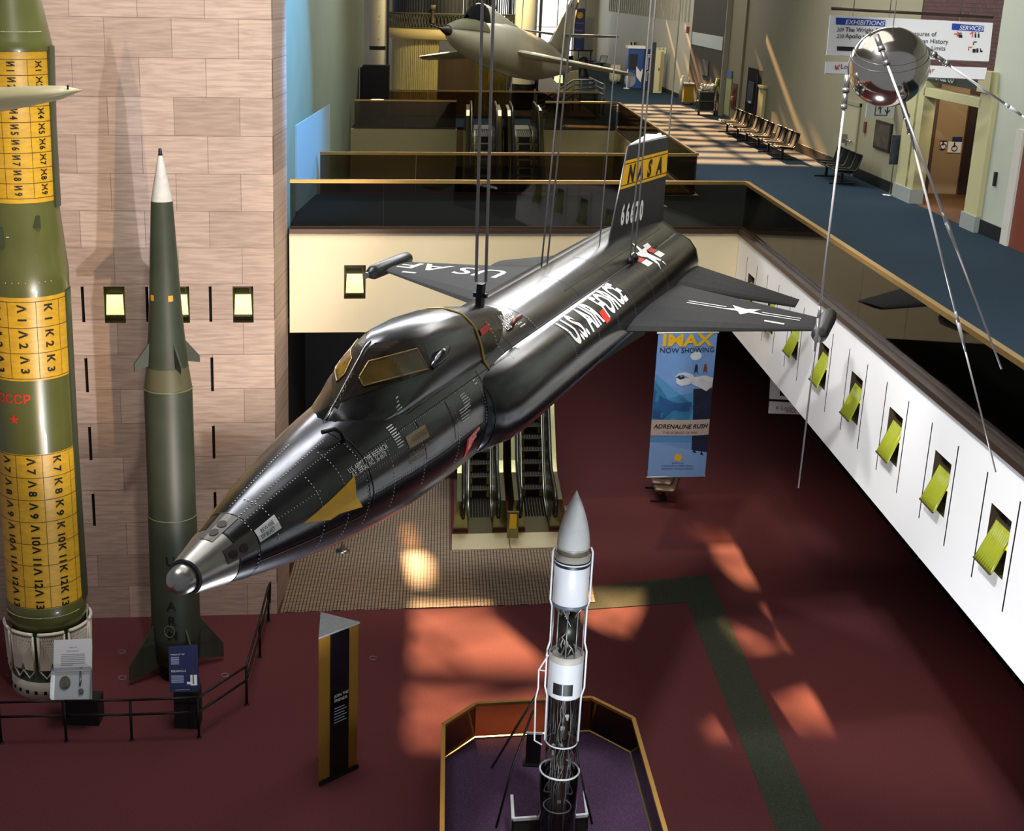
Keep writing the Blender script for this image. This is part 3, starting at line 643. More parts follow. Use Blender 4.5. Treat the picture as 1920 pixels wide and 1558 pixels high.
ya = MB(); dec_r(ya, [(0, 0), (.82, .13), (.76, -.05), (.86, -.2), (.5, -.13), (.36, -.14)], [(0, 5, 4, 3, 2, 1)], 1.33, 13, .58, 2, 0); xf(ya, XM).build('yellow_arrow', YEL, xp)
rt_ = MB(); dec_r(rt_, [(0, 0), (.34, .06), (.09, -.27)], [(0, 2, 1)], 4.42, -3, .7, 0, 0); rto = xf(rt_, XM).build('red_triangle', REDM, xp)
q = MB()
for i in range(3): txt_r(q, 'EJECTION SEAT'[:12-i*4], .035, 4.48+i*.01, -5.5-i*4, .7, 8, 1, 0, 0, 0, .011)
xf(q, XM).build('triangle_lettering', TXTW, rto)
# lettering
lt = MB(); txt_r(lt, 'U.S.', .37, 7.72, 16, .95, 1.5, .8, .03); txt_r(lt, 'AIR', .37, 8.5, 16.6, .95, 1.5, .78, .03); txt_r(lt, 'FORCE', .37, 9.33, 17.4, .95, 1.5, .76, .03)
for i, (t, x, th) in enumerate((('U.S. ARMY TYPE RESEARCH', 2.1, 33), ('A.F. SERIAL NO. 56-6670', 2.12, 28), ('NO STEP', 6.62, 66), ('ERNEST', 6.55, 58))): txt_r(lt, t, (.045, .045, .1, .11)[i], x, th, rad(x), 0, .9)
for x0, th0, n, wd_, k in ((2.92, 47, 9, .15, .019), (3.2, 60, 5, .1, .019), (4.45, 34, 6, .2, .021), (4.3, 24, 5, .28, .021), (4.9, 38, 2, .1, .03), (6.9, 60, 3, .22, .03)):
    for i in range(n): vs, fs = rect(wd_*(.65+.35*random.random()), k*.45); dec_r(lt, vs, fs, x0, th0-i*k/rad(x0)*57.3*1.35, rad(x0), 0, 0, .08)
xf(lt, XM).build('hull_lettering', TXTW, xp)
lr = MB(); vs, fs = rect(.24, .17); dec_r(lr, vs, fs, 9.12, 14.5, .95, 2, 0, eps=.009); xf(lr, XM).build('red_patch', REDM, xp)
st_ = MB(); vs, fs = rect(.42, .06); dec_r(st_, vs, fs, 5.55, 62, .95, 5, 0); vs, fs = rect(.08, .12); dec_r(st_, vs, fs, 5.88, 62, .95, 5, 0); xf(st_, XM).build('rescue_arrow', REDM, xp)
lb = MB(); vs, fs = rect(.42, .12); dec_r(lb, vs, fs, 3.1, 22, .64, -1, 0, eps=.005); lbo = xf(lb, XM).build('name_plate', mat('tan_plate', '#a08c74', .4, .5), xp)
q = MB(); txt_r(q, 'LOCKED', .05, 3.18, 25.5, .64, -1, 1.2, 0, 0, .3, .011); xf(q, XM).build('plate_lettering', mat('brown_lettering', '#5a3d28', .5), lbo)
q = MB(); txt_r(q, 'GROUND CREW ONLY', .04, 3.05, 15, .64, 0, 1, 0); txt_r(q, 'BEFORE FLIGHT', .04, 3.05, 10, .64, 0, 1, 0); xf(q, XM).build('stencil_lettering', mat('tan_lettering', '#8a775c', .5), xp)
# insignia on the hull crease near the tail
def star_pts(r, rot=90): return [((r if k % 2 == 0 else r*.382)*math.cos(R(rot+36*k)), (r if k % 2 == 0 else r*.382)*math.sin(R(rot+36*k))) for k in range(10)]
STAR_F = [(0, 1, 9), (2, 3, 1), (4, 5, 3), (6, 7, 5), (8, 9, 7), (1, 3, 5, 7, 9)]
q = MB(); dec_r(q, star_pts(.36), STAR_F, 13.05, 42, .8, 0, 0); dec_r(q, [(-.62, .06), (-.28, .06), (-.28, .16), (-.62, .16)], [(0, 1, 2, 3)], 13.05, 42, .8, 0, 0); dec_r(q, [(-.62, -.16), (-.28, -.16), (-.28, -.06), (-.62, -.06)], [(0, 1, 2, 3)], 13.05, 42, .8); dec_r(q, [(.28, .06), (.62, .06), (.62, .16), (.28, .16)], [(0, 1, 2, 3)], 13.05, 42, .8); dec_r(q, [(.28, -.16), (.62, -.16), (.62, -.06), (.28, -.06)], [(0, 1, 2, 3)], 13.05, 42, .8)
dec_r(q, [(-.62, -.05), (-.3, -.05), (-.3, .05), (-.62, .05)], [(0, 1, 2, 3)], 13.05, 42, .8, 0, 1); dec_r(q, [(.3, -.05), (.62, -.05), (.62, .05), (.3, .05)], [(0, 1, 2, 3)], 13.05, 42, .8, 0, 1); xf(q, XM).build('star_insignia', [TXTW, REDM], xp)
# rivet rows and panel seams
rv = MB()
def dot(x, th, r=.0085):
    p = cast_r(x, th, .004); n = Vector((0, math.cos(R(th)), math.sin(R(th)))); t = Vector((1, 0, 0)); u_ = n.cross(t)
    rv.poly([p+t*(r*math.cos(k*PI/3))+u_*(r*math.sin(k*PI/3)) for k in range(6)])
for x, a, b_ in ((.78, -30, 110), (1.02, 10, 95), (1.62, -40, 60), (1.98, -40, 72), (2.3, -25, 62), (2.75, -20, 38), (3.36, -15, 40), (4.2, -18, 34), (5.0, 0, 45), (6.0, 35, 70), (7.3, 42, 84)):
    n = int((b_-a)*rad(x)*PI/180/.034)
    for i in range(n): dot(x, a+(b_-a)*i/n)
for th, x0, x1 in ((62, .8, 2.3), (74, .8, 2.2), (35, 1.05, 1.7), (39, 2.4, 6.9), (4, 2.4, 4.9), (24, 2.1, 3.4), (100, .9, 2.0), (44, 7, 12.4)):
    n = int((x1-x0)/.04)
    for i in range(n): dot(x0+(x1-x0)*i/n, th, .007)
for x in (7.6, 8.7, 9.7, 10.7, 11.9, 12.9):
    for i in range(34): dot(x, -18+i*1.75, .006)
rv_o = xf(rv, XM).build('rivet_rows', mat('rivet_bright', '#b9bab9', .4, .3), xp); rv_o['kind'] = 'stuff'
sm_ = MB()
def seam(pts, w_=.012, eps=.004):
    for i in range(len(pts)-1):
        a, b = cast_r(*pts[i], eps), cast_r(*pts[i+1], eps); d = (b-a).normalized(); n = Vector((0, a.y, a.z)).normalized(); s_ = d.cross(n)*w_*.5; sm_.poly([a-s_, b-s_, b+s_, a+s_])
for x, a, b_ in ((.57, -90, 150), (.8, -90, 130), (2.32, -10, 80), (2.38, -10, 66), (3.4, 5, 38), (4.1, 5, 38), (6.3, 38, 80), (7.25, 45, 100), (9.3, 42, 95), (10.9, 42, 95)): seam([(x, a+(b_-a)*i/14) for i in range(15)])
seam([(5.1, a) for a in range(-36, 47, 4)], .012)
for th, x0, x1 in ((40, 2.4, 5.6), (1, 2.4, 5), (43, 6, 15), (60, 9, 15), (-14, .8, 2.3)): seam([(x0+(x1-x0)*i/16, th) for i in range(17)])
xf(sm_, XM).build('panel_seams', INCD, xp)
# canopy window, dark frame, canopy seal band
XMI = XM.inverted()
def pix_hull(px, py, eps=.012):
    """point of the hull seen at a survey pixel, in the plane's own frame"""
    o = XMI @ CAM; d = (XMI.to_3x3() @ ray(px, py)).normalized(); h = BV.ray_cast(o, d); n = h[1] if h[1].dot(d) < 0 else -h[1]
    return h[0]+n*eps
def hull_poly(pts, eps, step=5):
    vs, fs = slice2d(pts, [tuple(range(len(pts)))], step, step); return [pix_hull(x, y, eps) for x, y in vs], fs
WF = [(618, 764), (652, 708), (689, 654), (702, 644), (782, 634), (792, 640), (810, 690), (806, 698), (760, 712), (700, 732), (655, 748)]
WP = [(672, 709), (690, 679), (780, 655), (800, 692), (680, 725)]
fv, ff = hull_poly(WF, .008); pv_, pf_ = hull_poly(WP, .016)
for sg in (1, -1):
    mir = lambda vs: [Vector((v.x, v.y*sg, v.z)) for v in vs]
    fr = MB(); fr.add(mir(fv), ff); fo = xf(fr, XM).build('window_frame', mat('dark_canopy_paint', '#241c12', .35, .4), xp)
    wi = MB(); wi.add(mir(pv_), pf_); wo_ = xf(wi, XM).build('window_pane', mat('amber_cockpit_glass', '#4d3c18', .06, .0, noise=.6, nscale=3, coat=1), fo)
    rim = MB(); loop = WP+[WP[0]]; pts_ = []
    for i in range(5):
        for k in range(6): pts_.append(pix_hull(loop[i][0]+(loop[i+1][0]-loop[i][0])*k/6, loop[i][1]+(loop[i+1][1]-loop[i][1])*k/6, .016))
    pts_.append(pts_[0]); rim.tube(mir(pts_), .008, 6); xf(rim, XM).build('window_rim', mat('tan_metal', '#9a8054', .35, .7), fo)
sb = MB(); pts_ = [cast_r(5.42, a, .006, .3) for a in range(14, 167, 6)]; sb.tube(pts_, .013, 6); xf(sb, XM).build('canopy_seal', mat('yellow_tan_seal', '#b09348', .4, .3), xp)
rg = MB(); rg.tube([Vector((-x, 0, z)) for x, z in ((2.46, .57), (2.7, .69), (3.0, .875), (3.3, 1.06), (3.45, 1.1))], .006, 6); xf(rg, XM).build('windshield_ridge', BARE, fo)
bl_ = MB(); bl_.tube([pix_hull(808, 690, .0), pix_hull(822, 668, .035), pix_hull(842, 650, .0)], [.03, .06, .02], 8); xf(bl_, XM).build('canopy_blister', INC, xp)
hd = MB(); a = cast_r(2.28, 78, 0); hd.tube([cast_r(2.35, 60, -.02), cast_r(2.28, 66, .09), cast_r(2.22, 70, .12), cast_r(2.12, 76, .1)], .02, 8); xf(hd, XM).build('alpha_probe', BLACK, xp)
sp = MB(); sp.tube([cast_r(6.75, 60, -.02), cast_r(6.75, 60, .07), cast_r(6.95, 60, .09)], .03, 8); xf(sp, XM).build('vent_stub', mat('copper_stub', '#7a5348', .4, .7), xp)
# wings
def wing_slab(le_r, te_r, le_t, te_t, th_r, th_t, sg, zr=0, zt=0, n=9):
    """diamond-ish wing section from root to tip; le/te = (x aft, y)"""
    mb = MB(); secs = []
    for (lx, ly), (tx, ty), th, z in ((le_r, te_r, th_r, zr), (le_t, te_t, th_t, zt)):
        row = []
        prof = [(0, 0), (.04, .45), (.15, .85), (.4, 1), (.7, .7), (1, .12)]
        for c_, k in prof: row.append(Vector((-(lx+(tx-lx)*c_), sg*(ly+(ty-ly)*c_), z+th*.5*k)))
        for c_, k in reversed(prof[1:]): row.append(Vector((-(lx+(tx-lx)*c_), sg*(ly+(ty-ly)*c_), z-th*.5*k)))
        secs.append(row)
    mb.loft(secs, 0, True, True, False); return mb
for sg in (1, -1):
    wg = xf(wing_slab((10.02, .9), (13.75, .9), (11.72, 3.3), (12.66, 3.3), .2, .06, sg, -.05, -.05), XM).build('wing', INCW, xp)
    pd = MB(); AX = Matrix(((0, 0, -1), (1, 0, 0), (0, 1, 0)))
    pd.lathe([(.03, 11.28), (.045, 11.3), (.045, 11.4), (.08, 11.42), (.115, 11.55), (.12, 12.7), (.105, 12.95), (.06, 13.02), (.0, 13.02)], (0, sg*3.4, -.05), 20, 0, None, 0, 360, AX)
    if sg == 1: pd.v = [Vector((v.x*1, v.y, v.z)) for v in pd.v]
    pd.tube([(-11.28, sg*3.4, -.05), (-11.22, sg*3.4, -.05)], .05, 12, 1)
    xf(pd, XM).build('wingtip_pod', [mat('pod_grey', '#4b4d50', .35, .7), BARE], wg)
    tl = xf(wing_slab((13.35, .85), (15.55, .85), (15.25, 2.68), (15.95, 2.68), .14, .05, sg, -.02, -.47), XM).build('tailplane', INCW, xp)
    # markings on the wing top
    mk = MB()
    zt = lambda x, y: .055
    def wz(x, y):
        t = (y-.9)/2.4; lx = 10.02+1.7*t; tx = 13.75-1.09*t; c_ = (x-lx)/(tx-lx); th = .2-.14*t
        pr = [(0, 0), (.04, .45), (.15, .85), (.4, 1), (.7, .7), (1, .12)]; return -.05+th*.5*interp(pr, c_)+.006
    if sg == 1:
        def put(pts, fs, cx_, cy_, ang, kx=1): 
            c_, s_ = math.cos(R(ang)), math.sin(R(ang)); vs, fs = slice2d(pts, fs, .1, .1)
            mk.add([Vector((-(cx_-(b*c_+a*s_)), cy_-(a*c_-b*s_), wz(cx_-(b*c_+a*s_), cy_-(a*c_-b*s_)))) for a, b in vs], fs)
        put(star_pts(.36), STAR_F, 12.2, 2.25, 0)
        for y0, y1 in ((1.42, 1.98), (2.5, 3.06)):
            for dx in (-.1, .06): put([(2.25-y1, dx), (2.25-y0, dx), (2.25-y0, dx+.045), (2.25-y1, dx+.045)], [(0, 1, 2, 3)], 12.2, 2.25, 0)
        put([(-.14, -.04), (.14, -.04), (.14, .04), (-.14, .04)], [(0, 1, 2, 3)], 11.72, 2.75, 0)
    else:
        y0 = 1.5
        for t, w_ in (('U', .5), ('S', .45), ('A', .45), ('F', .5)):
            vs, fs, wd = text2d(t, .015); vs = [(x*.5, y*.8) for x, y in vs]; vs, fs = slice2d(vs, fs, .1, .1)
            k = (y0-1.5)*.0
            mk.add([Vector((-(12.75-.12*(y0-1.5)-b*(1-.17*(y0-1.5))), -(y0+a), wz(12.75-.12*(y0-1.5)-b*(1-.17*(y0-1.5)), y0+a))) for a, b in vs], fs); y0 += w_
        mk.add([Vector((-x, -y, wz(x, y))) for x, y in ((11.75, 2.75), (11.75, 2.98), (11.66, 2.98), (11.66, 2.75))], [(0, 1, 2, 3)])
    xf(mk, XM).build('wing_marking', TXTW, wg)
# vertical fin, a blunt wedge
FT, XE = 2.08, 15.58
vf = MB(); b_ = [(12.75, 0, .55), (XE, .27, .55), (XE, -.27, .55)]; t_ = [(13.42, 0, FT), (XE, .2, FT), (XE, -.2, FT)]
vf.prism([Vector((-x, y, z)) for x, y, z in b_], (0, 0, 1)); 
for i, p in enumerate(t_): vf.v[3+i] = Vector((-p[0], p[1], p[2]))
vfo = xf(vf, XM).build('vertical_fin', mat('fin_grey', '#34363b', .45, .4, noise=.15, nscale=4), xp)
def fin_pt(x, z, sg=1, eps=.006):
    t = (z-.55)/(FT-.55); lx = 12.75+.67*t; hy = .27-.07*t; return Vector((-x, sg*(hy*(x-lx)/(XE-lx)+eps), z))
def lex(z): return 12.75+.67*(z-.55)/(FT-.55)
def xs_(z, k): return lex(z)+(XE-lex(z))*k
for sg in (1, -1):
    q = MB()
    def band(z0, z1, dz, m, eps): q.add([fin_pt(lex(z0)+.02, z0-dz, sg, eps), fin_pt(XE-.01, z0, sg, eps), fin_pt(XE-.01, z1, sg, eps), fin_pt(lex(z1)+.02, z1-dz, sg, eps)], [(0, 1, 2, 3)], m)
    band(1.43, 1.86, 0, 0, .006); band(1.475, 1.49, 0, 1, .01); band(1.8, 1.815, 0, 1, .01)
    sx = 1 if sg == 1 else -1
    for i, ch in enumerate('NASA'):
        vs, fs, wd = text2d(ch, .05); x0 = (13.47+i*.5) if sg == 1 else (XE-.2-i*.52)
        q.add([fin_pt(x0+sx*((x+.28*y)*.3), 1.515+y*.265, sg, .012) for x, y in vs], fs, 1)
    q = xf(q, XM); q.build('tail_band', [YEL, TXTK], vfo)
    q = MB()
    for i, ch in enumerate('66670'):
        vs, fs, wd = text2d(ch, .045); x0 = (13.28+i*.235) if sg == 1 else (14.7-i*.27)
        q.add([fin_pt(x0+sx*((x+.1*y)*.235), .87+y*.31-.008*i, sg, .008) for x, y in vs], fs)
    xf(q, XM).build('tail_number', TXTW, vfo)
le = MB(); le.tube([Vector((-12.74, 0, .6)), Vector((-13.42, 0, FT))], .012, 6); xf(le, XM).build('fin_leading_edge', BARE, vfo)
tp = MB(); tp.prism([Vector((-13.5, 0, FT)), Vector((-XE, .16, FT)), Vector((-XE, -.16, FT))], (0, 0, .02)); pts_ = [Vector((-13.6-i*.12, (random.random()-.5)*.015*i, FT+.005+.015*random.random())) for i in range(17)]; tp.tube(pts_, [.015+.0022*i for i in range(17)], 6); xf(tp, XM).build('fin_cap', mat('white_dust_sheet', '#dfe0e2', .7), vfo)
pv = MB(); pv.tube([Vector((-15.6, .1, .95)), Vector((-16.35, .15, .8))], .012, 6); xf(pv, XM).build('fin_probe', BARE, vfo)
nz = MB(); nz.lathe([(.5, 15.55), (.42, 15.75), (.45, 16.0), (.4, 16.0), (.3, 15.7)], (0, 0, 0), 28, 0, None, 0, 360, AX); xf(nz, XM).build('rocket_nozzle', INCD, xp)
vv = MB(); vv.prism([Vector((-13, 0, -.6)), Vector((-15.5, .2, -.6)), Vector((-15.5, -.2, -.6))], (0, 0, -.75)); xf(vv, XM).build('ventral_fin', INCW, xp)
# suspension brackets and cables
def loc2w(x, y, z): return XM @ Vector((-x, y, z))
def cable(p, q, label, r=.014, group=None):
    m_ = MB(); p, q = Vector(p), Vector(q); m_.tube([p, q], r, 6); return tag(m_.build('hanging_cable', CABLE), label, 'cable', group)
fa = cast_r(6.62, 90, 0); ft = XM @ fa
br = MB(); br.box(-6.68, -.035, fa.z-.05, -6.56, .035, fa.z+.26); br.box(-6.65, -.08, fa.z+.1, -6.59, .08, fa.z+.15); xf(br, XM).build('hoist_bracket', INCD, xp)
for dx in (-.05, .06): cable(ft+Vector((dx, 0, .28)), Vector((ft.x+dx*1.3-.12, ft.y+.1, 19.95)), 'steel cables in a close pair holding the black rocket plane behind its cockpit', .02, 'front pair of rocket plane cables')
for dx in (-.0, .3):
    a = XM @ (cast_r(12.15+dx, 45, .0)); mb = MB(); mb.lathe([(.0, 0), (.06, 0), (.06, .05), (.03, .09), (0, .1)], a, 12); mb.build('cable_fitting', INCD, xp)
    cable(a+ZV*.08, Vector((a.x+.12, a.y+.1, 19.95)), 'steel cables in a close pair rising past the NASA tail band from the port hull', .014, 'port pair of rocket plane cables')
for dx in (-.0, .3):
    a = XM @ cast_r(10.7+dx, 130, 0); cable(a, Vector((a.x+.55, a.y+.6, 19.95)), 'steel cables in a close pair leaning right from the far side of the rocket plane', .014, 'far pair of rocket plane cables')
a = XM @ cast_r(12.3, 92, 0); cable(a, Vector((a.x+.22, a.y+.2, 19.95)), 'single thin cable rising in front of the rocket plane tail fin', .01)
a = XM @ Vector((-XE, .2, FT)); cable(a, Vector((a.x+.1, a.y+.1, 19.95)), 'single cable touching the rear top corner of the tail fin', .014)
# ------------------------------------------------------------------ tall yellow and green missile
OLIVE = mat('olive_green_paint', '#55582c', .32, noise=.12, nscale=1.5, coat=.3); OLIVD = mat('dark_olive_paint', '#37402a', .4); YB = mat('yellow_band_paint', '#c79a26', .42, noise=.14, nscale=3, stretch=(2, 2, 6)); OFFW = mat('cream_white_paint', '#d8d3c0', .5)
GLAT = mat('tan_grid_metal', '#9a8560', .45, .5)
AX1 = Vector((-7.45, 24.0, 0))
ss = root('ballistic_missile', AX1, 'tall olive green missile with yellow gridded bands standing at the left edge', 'missile')
def cylp(ax, r, ang, z): return Vector((ax.x+r*math.cos(R(ang)), ax.y+r*math.sin(R(ang)), z))
SP = [(.0, 17.3), (.12, 17.0), (.25, 16.0), (.38, 14.8), (.5, 13.5), (.56, 12.95), (.685, 12.3), (.71, 12.16), (.675, 12.12), (.66, 10.5), (.648, 9.58), (.66, 9.5), (.74, 8.6), (.765, 8.35), (.765, 8.0), (.742, 7.93), (.735, 6.4), (.735, 5.0), (.74, 1.9), (.765, 1.86), (.75, 1.5), (.7, 1.4)]
mt_ = [0]*(len(SP)-1)
for i in range(len(SP)-1):
    zt, zb = SP[i][1], SP[i+1][1]
    if zt <= 12.13 and zb >= 9.57: mt_[i] = 1
    if (zt, zb) in ((7.93, 6.4), (5.0, 1.9)): mt_[i] = 1
b = MB(); b.lathe(SP, AX1, 72, 0, mt_); b.build('missile_body', [OLIVE, YB], ss)
def srad(z):
    for i in range(len(SP)-1):
        (ra, za), (rb, zb) = SP[i], SP[i+1]
        if zb <= z <= za: return ra+(rb-ra)*(za-z)/max(za-zb, 1e-6)
    return .7
# dark raceway covering the right flank
rc = MB()
for z0, z1, a0 in ((12.2, 9.45, -13), (7.95, 1.86, -10)):
    secs = [[cylp(AX1, srad(z)+.03, a0+4*k, z) for k in range(9)]+[cylp(AX1, srad(z)-.02, a0+32, z), cylp(AX1, srad(z)-.02, a0, z)] for z in (z1, (z0+z1)/2, z0)]
    rc.loft(secs, 0, True, True, False)
rc.build('cable_raceway', OLIVD, ss)
def band_marks(z0, z1, cells, cols, lines, name, h_, num0):
    g = MB(); t = MB(); ch = (z0-z1)/cells
    for i in range(cells+1):
        z = z0-ch*i
        for a in range(-150, -14, 5): g.poly([cylp(AX1, srad(z)+.004, a, z-.005), cylp(AX1, srad(z)+.004, a+5, z-.005), cylp(AX1, srad(z)+.004, a+5, z+.005), cylp(AX1, srad(z)+.004, a, z+.005)])
    for a in lines:
        n = 12
        for k in range(n):
            za, zb = z0+(z1-z0)*k/n, z0+(z1-z0)*(k+1)/n; g.poly([cylp(AX1, srad(za)+.004, a-.35, za), cylp(AX1, srad(za)+.004, a+.35, za), cylp(AX1, srad(zb)+.004, a+.35, zb), cylp(AX1, srad(zb)+.004, a-.35, zb)])
    for lab, a in cols:
        for i in range(cells):
            for s_, dz in ((lab, .1), (str(num0+i), .58)):
                vs, fs, wd = text2d(s_, .03); zt = z0-ch*(i+dz); kx = .62 if ch < .35 else 1; vs = [(x*h_*kx, (y-.5)*h_) for x, y in vs]; vs, fs = slice2d(vs, fs, 0, .04)
                t.add([cylp(AX1, srad(zt-x)+.006, a+math.degrees(y/.73), zt-x) for x, y in vs], fs)
    g.build('band_grid', mat('grid_ink', '#4a3510', .6), ss); t.build(name, TXTK, ss)
band_marks(12.0, 9.66, 9, (('И', -75), ('Ж', -33)), (-93, -51.5), 'band_lettering', .14, 1)
band_marks(7.85, 6.44, 3, (('Λ', -81), ('К', -44.5), ('А', -118)), (-101, -62, -27), 'band_lettering', .15, 1)
band_marks(4.98, 1.92, 7, (('Λ', -82), ('К', -44.5), ('А', -120)), (-104.5, -66.6, -22), 'band_lettering', .15, 7)
t = MB(); vs, fs, wd = text2d('СССР', .02); vs, fs = slice2d([(x*.17, y*.17) for x, y in vs], fs, .05, 0); t.add([cylp(AX1, srad(6.0)+.006, -77+math.degrees((x-wd*.17)/.73), 5.98+y) for x, y in vs], fs)
vs, fs = slice2d(star_pts(.11), STAR_F, .05, 0); t.add([cylp(AX1, srad(5.66)+.006, -102.5+math.degrees(x/.73), 5.67+y) for x, y in vs], fs); t.build('red_lettering', TXTR, ss)
sk = MB()   # lattice fins round the base
for a0 in (-172, -130, -88, -46, -4, 38, 80):
    c = [cylp(AX1, .82, a0+35*k/6, 1.36) for k in range(7)]; d = [cylp(AX1, .8, a0+35*k/6, .62) for k in range(7)]
    for i in range(6): sk.poly([c[i], c[i+1], d[i+1], d[i]], 0)
    sk.tube([p+ZV*.04 for p in c], .035, 6, 1); sk.tube([c[0], d[0]], .022, 6, 1); sk.tube([c[-1], d[-1]], .022, 6, 1)
    for k in range(1, 14):
        f0, f1 = k/14, max(0, k/14-.42)
        sk.tube([cylp(AX1, .83, a0+35*f0, 1.34), cylp(AX1, .81, a0+35*(f0*.4), .64)], .009, 4, 1, False); sk.tube([cylp(AX1, .83, a0+35*(1-f0), 1.34), cylp(AX1, .81, a0+35*(1-f0*.4), .64)], .009, 4, 1, False)
    for k in (0, 1): sk.tube([cylp(AX1, .8, a0+17.5*k, .62), cylp(AX1, .79, a0+8.75+17.5*k, .46), cylp(AX1, .8, a0+17.5+17.5*k, .62)], .016, 5, 1)
sk.build('lattice_fins', [GLAT, OFFW], ss)
bs = MB(); bs.lathe([(.68, 1.5), (.68, .4), (.74, .36), (.74, .3)], AX1, 48, 0); bs.lathe([(.70, .36), (.755, .34), (.765, .0), (.7, .0)], AX1, 48, 1); 
for k in range(26):
    a = k*13.85; p = cylp(AX1, .765, a, .13); n = (p-AX1); n.z = 0; n.normalize(); tt = n.cross(ZV); bs.obox(p, tt*.03, n*.006, ZV*.035, 2)
for k in range(8): bs.bar(cylp(AX1, .72, k*45+10, .36), cylp(AX1, .72, k*45+10, .6), .04, .04, 3)
bs.build('base_ring', [OLIVD, OFFW, BLACK, OLIVD], ss)
dt = MB()
for a, z, s_ in ((-103, 9.0, .16), (-52, 9.25, .1)): p = cylp(AX1, srad(z)+.03, a, z); dt.prism([p+Vector((-.06, -.05, -s_)), p+Vector((.06, -.05, -s_)), p+Vector((.03, .02, s_)), p+Vector((-.03, .02, s_))], (0, .06, 0))
dt.build('hull_fairing', OLIVD, ss)
dd = MB()
for z, a0, a1, n in ((12.45, -120, -20, 40), (1.72, -150, -20, 60), (8.2, -100, -30, 8), (9.0, -96, -92, 3)):
    for i in range(n): p = cylp(AX1, srad(z)+.003, a0+(a1-a0)*i/n, z+.0); dd.obox(p, (0, .008, 0), (.008, 0, 0), (0, 0, .008))
dd.build('rivet_rows', mat('paint_chip', '#b9b894', .5), ss)['kind'] = 'stuff'

# ------------------------------------------------------------------ dark green missile
GM = mat('drab_green_paint', '#353c2e', .5, noise=.14, nscale=2); GM2 = mat('brown_green_paint', '#57533b', .45); AX2 = Vector((-5.02, 24.45, 0))
pm = root('ballistic_missile', AX2, 'dark green missile with a white nose cone standing in front of the stone wall', 'missile')
PP = [(.0, 10.46), (.03, 10.45), (.035, 10.36), (.045, 10.33), (.19, 9.56), (.197, 9.52), (.29, 7.75), (.335, 7.1), (.385, 6.5), (.395, 6.44), (.448, 6.05), (.455, 6.0), (.46, 3.5), (.47, 3.42), (.475, 2.5), (.48, 1.6), (.485, .95), (.44, .35), (.3, .32)]
pm_m = [2, 2, 2, 1, 1]+[0]*4+[3]*2+[0]*7
b = MB(); b.lathe(PP, AX2, 56, 0, pm_m); b.build('missile_body', [GM, mat('pale_nose', '#c9c7c0', .45, noise=.08), DSTEEL, GM2], pm)
def fin(dirs, r0, r1, zs, name):
    for d in dirs:
        d = Vector((d[0], -d[1], 0)).normalized(); n = d.cross(ZV)
        f_ = MB(); f_.prism([AX2+d*r0+ZV*zs[0]-n*.018, AX2+d*r1+ZV*zs[1]-n*.018, AX2+d*r1+ZV*zs[2]-n*.018, AX2+d*r0+ZV*zs[3]-n*.018], n*.036); f_.build(name, GM, pm)
DS = ((-.82, .57), (.57, .82), (.82, -.57), (-.57, -.82))
fin(DS, .28, .66, (7.0, 6.55, 6.42, 6.5), 'upper_fin'); fin(DS, .4, 1.02, (1.3, .42, .12, .25), 'tail_fin')
t = MB(); cp = CAM-AX2; base = math.degrees(math.atan2(cp.y, cp.x))
def prad(z):
    for i in range(len(PP)-1):
        if PP[i+1][1] <= z <= PP[i][1]: return PP[i][0]+(PP[i+1][0]-PP[i][0])*(PP[i][1]-z)/max(1e-6, PP[i][1]-PP[i+1][1])
    return .45
for i, chh in enumerate('US ARMY'):
    if chh == ' ': continue
    vs, fs, wd = text2d(chh, .02); z0 = 2.56-.315*i; vs, fs = slice2d([((x-wd/2)*.2, y*.2) for x, y in vs], fs, .05, 0)
    t.add([cylp(AX2, prad(z0)+.006, base-9+math.degrees(x/.48), z0+y) for x, y in vs], fs)
t.build('missile_lettering', TXTK, pm)
t = MB()
for a in (-52, 20):
    vs, fs = slice2d([(-.045, 0), (.045, 0), (.045, .11), (-.045, .11)], [(0, 1, 2, 3)], .03, 0); t.add([cylp(AX2, prad(7.75)+.006, base+a+math.degrees(x/.29), 7.72+y) for x, y in vs], fs)
t.build('yellow_square', mat('orange_yellow', '#d99a2b', .5), pm)
t = MB(); t.tube([cylp(AX2, .49, base-16+12*math.cos(R(k)), 1.17+.12*math.sin(R(k))) for k in range(0, 361, 20)], .008, 5)
for z in (3.46, 6.02): t.tube([cylp(AX2, prad(z)+.004, base+k, z) for k in range(-90, 91, 10)], .012, 5)
t.build('body_seam', mat('pale_green_seam', '#6c7358', .4), pm)
fb_ = MB(); fb_.lathe([(.33, .33), (.36, .0), (.2, .0)], AX2, 24); fb_.build('base_mount', BLACK, pm)

# ------------------------------------------------------------------ cutaway white rocket in its glass pen
RXY = Vector((2.145, 19.0, 0)); RW = mat('white_rocket_paint', '#e4e7ea', .32, coat=.3); RG = mat('pale_grey_nose', '#b8bab8', .45, noise=.06); PIPE = mat('pale_pipe', '#8f8f8c', .4, .5); TUBE = glass('tube_acrylic', '#d9dcdc', .9, .08)
ck = root('cutaway_rocket', RXY, 'slim white cutaway rocket with a pale grey pointed nose standing in the railed pen', 'rocket')
def zz(py): return at_y(1068-(py-918)*.05, py, 19.0).z
k_ = .955/2
nc = MB(); h0, h1 = zz(1022), zz(918); nc.lathe([(.26*k_*2*(1-(i/14)**1.75), h0+(h1-h0)*i/14) for i in range(15)], RXY, 40); nc.build('nose_cone', RG, ck)
r1 = MB(); r1.lathe([(.262*.955, h0), (.25*.955, h0-.03), (.25*.955, h0-.11), (.28*.955, h0-.13), (.28*.955, h0-.2)], RXY, 40, 0, [0, 1, 0, 0]); r1.build('separation_ring', [mat('pale_ring', '#9b978d', .4), mat('tan_ring_band', '#5f594b', .5)], ck)
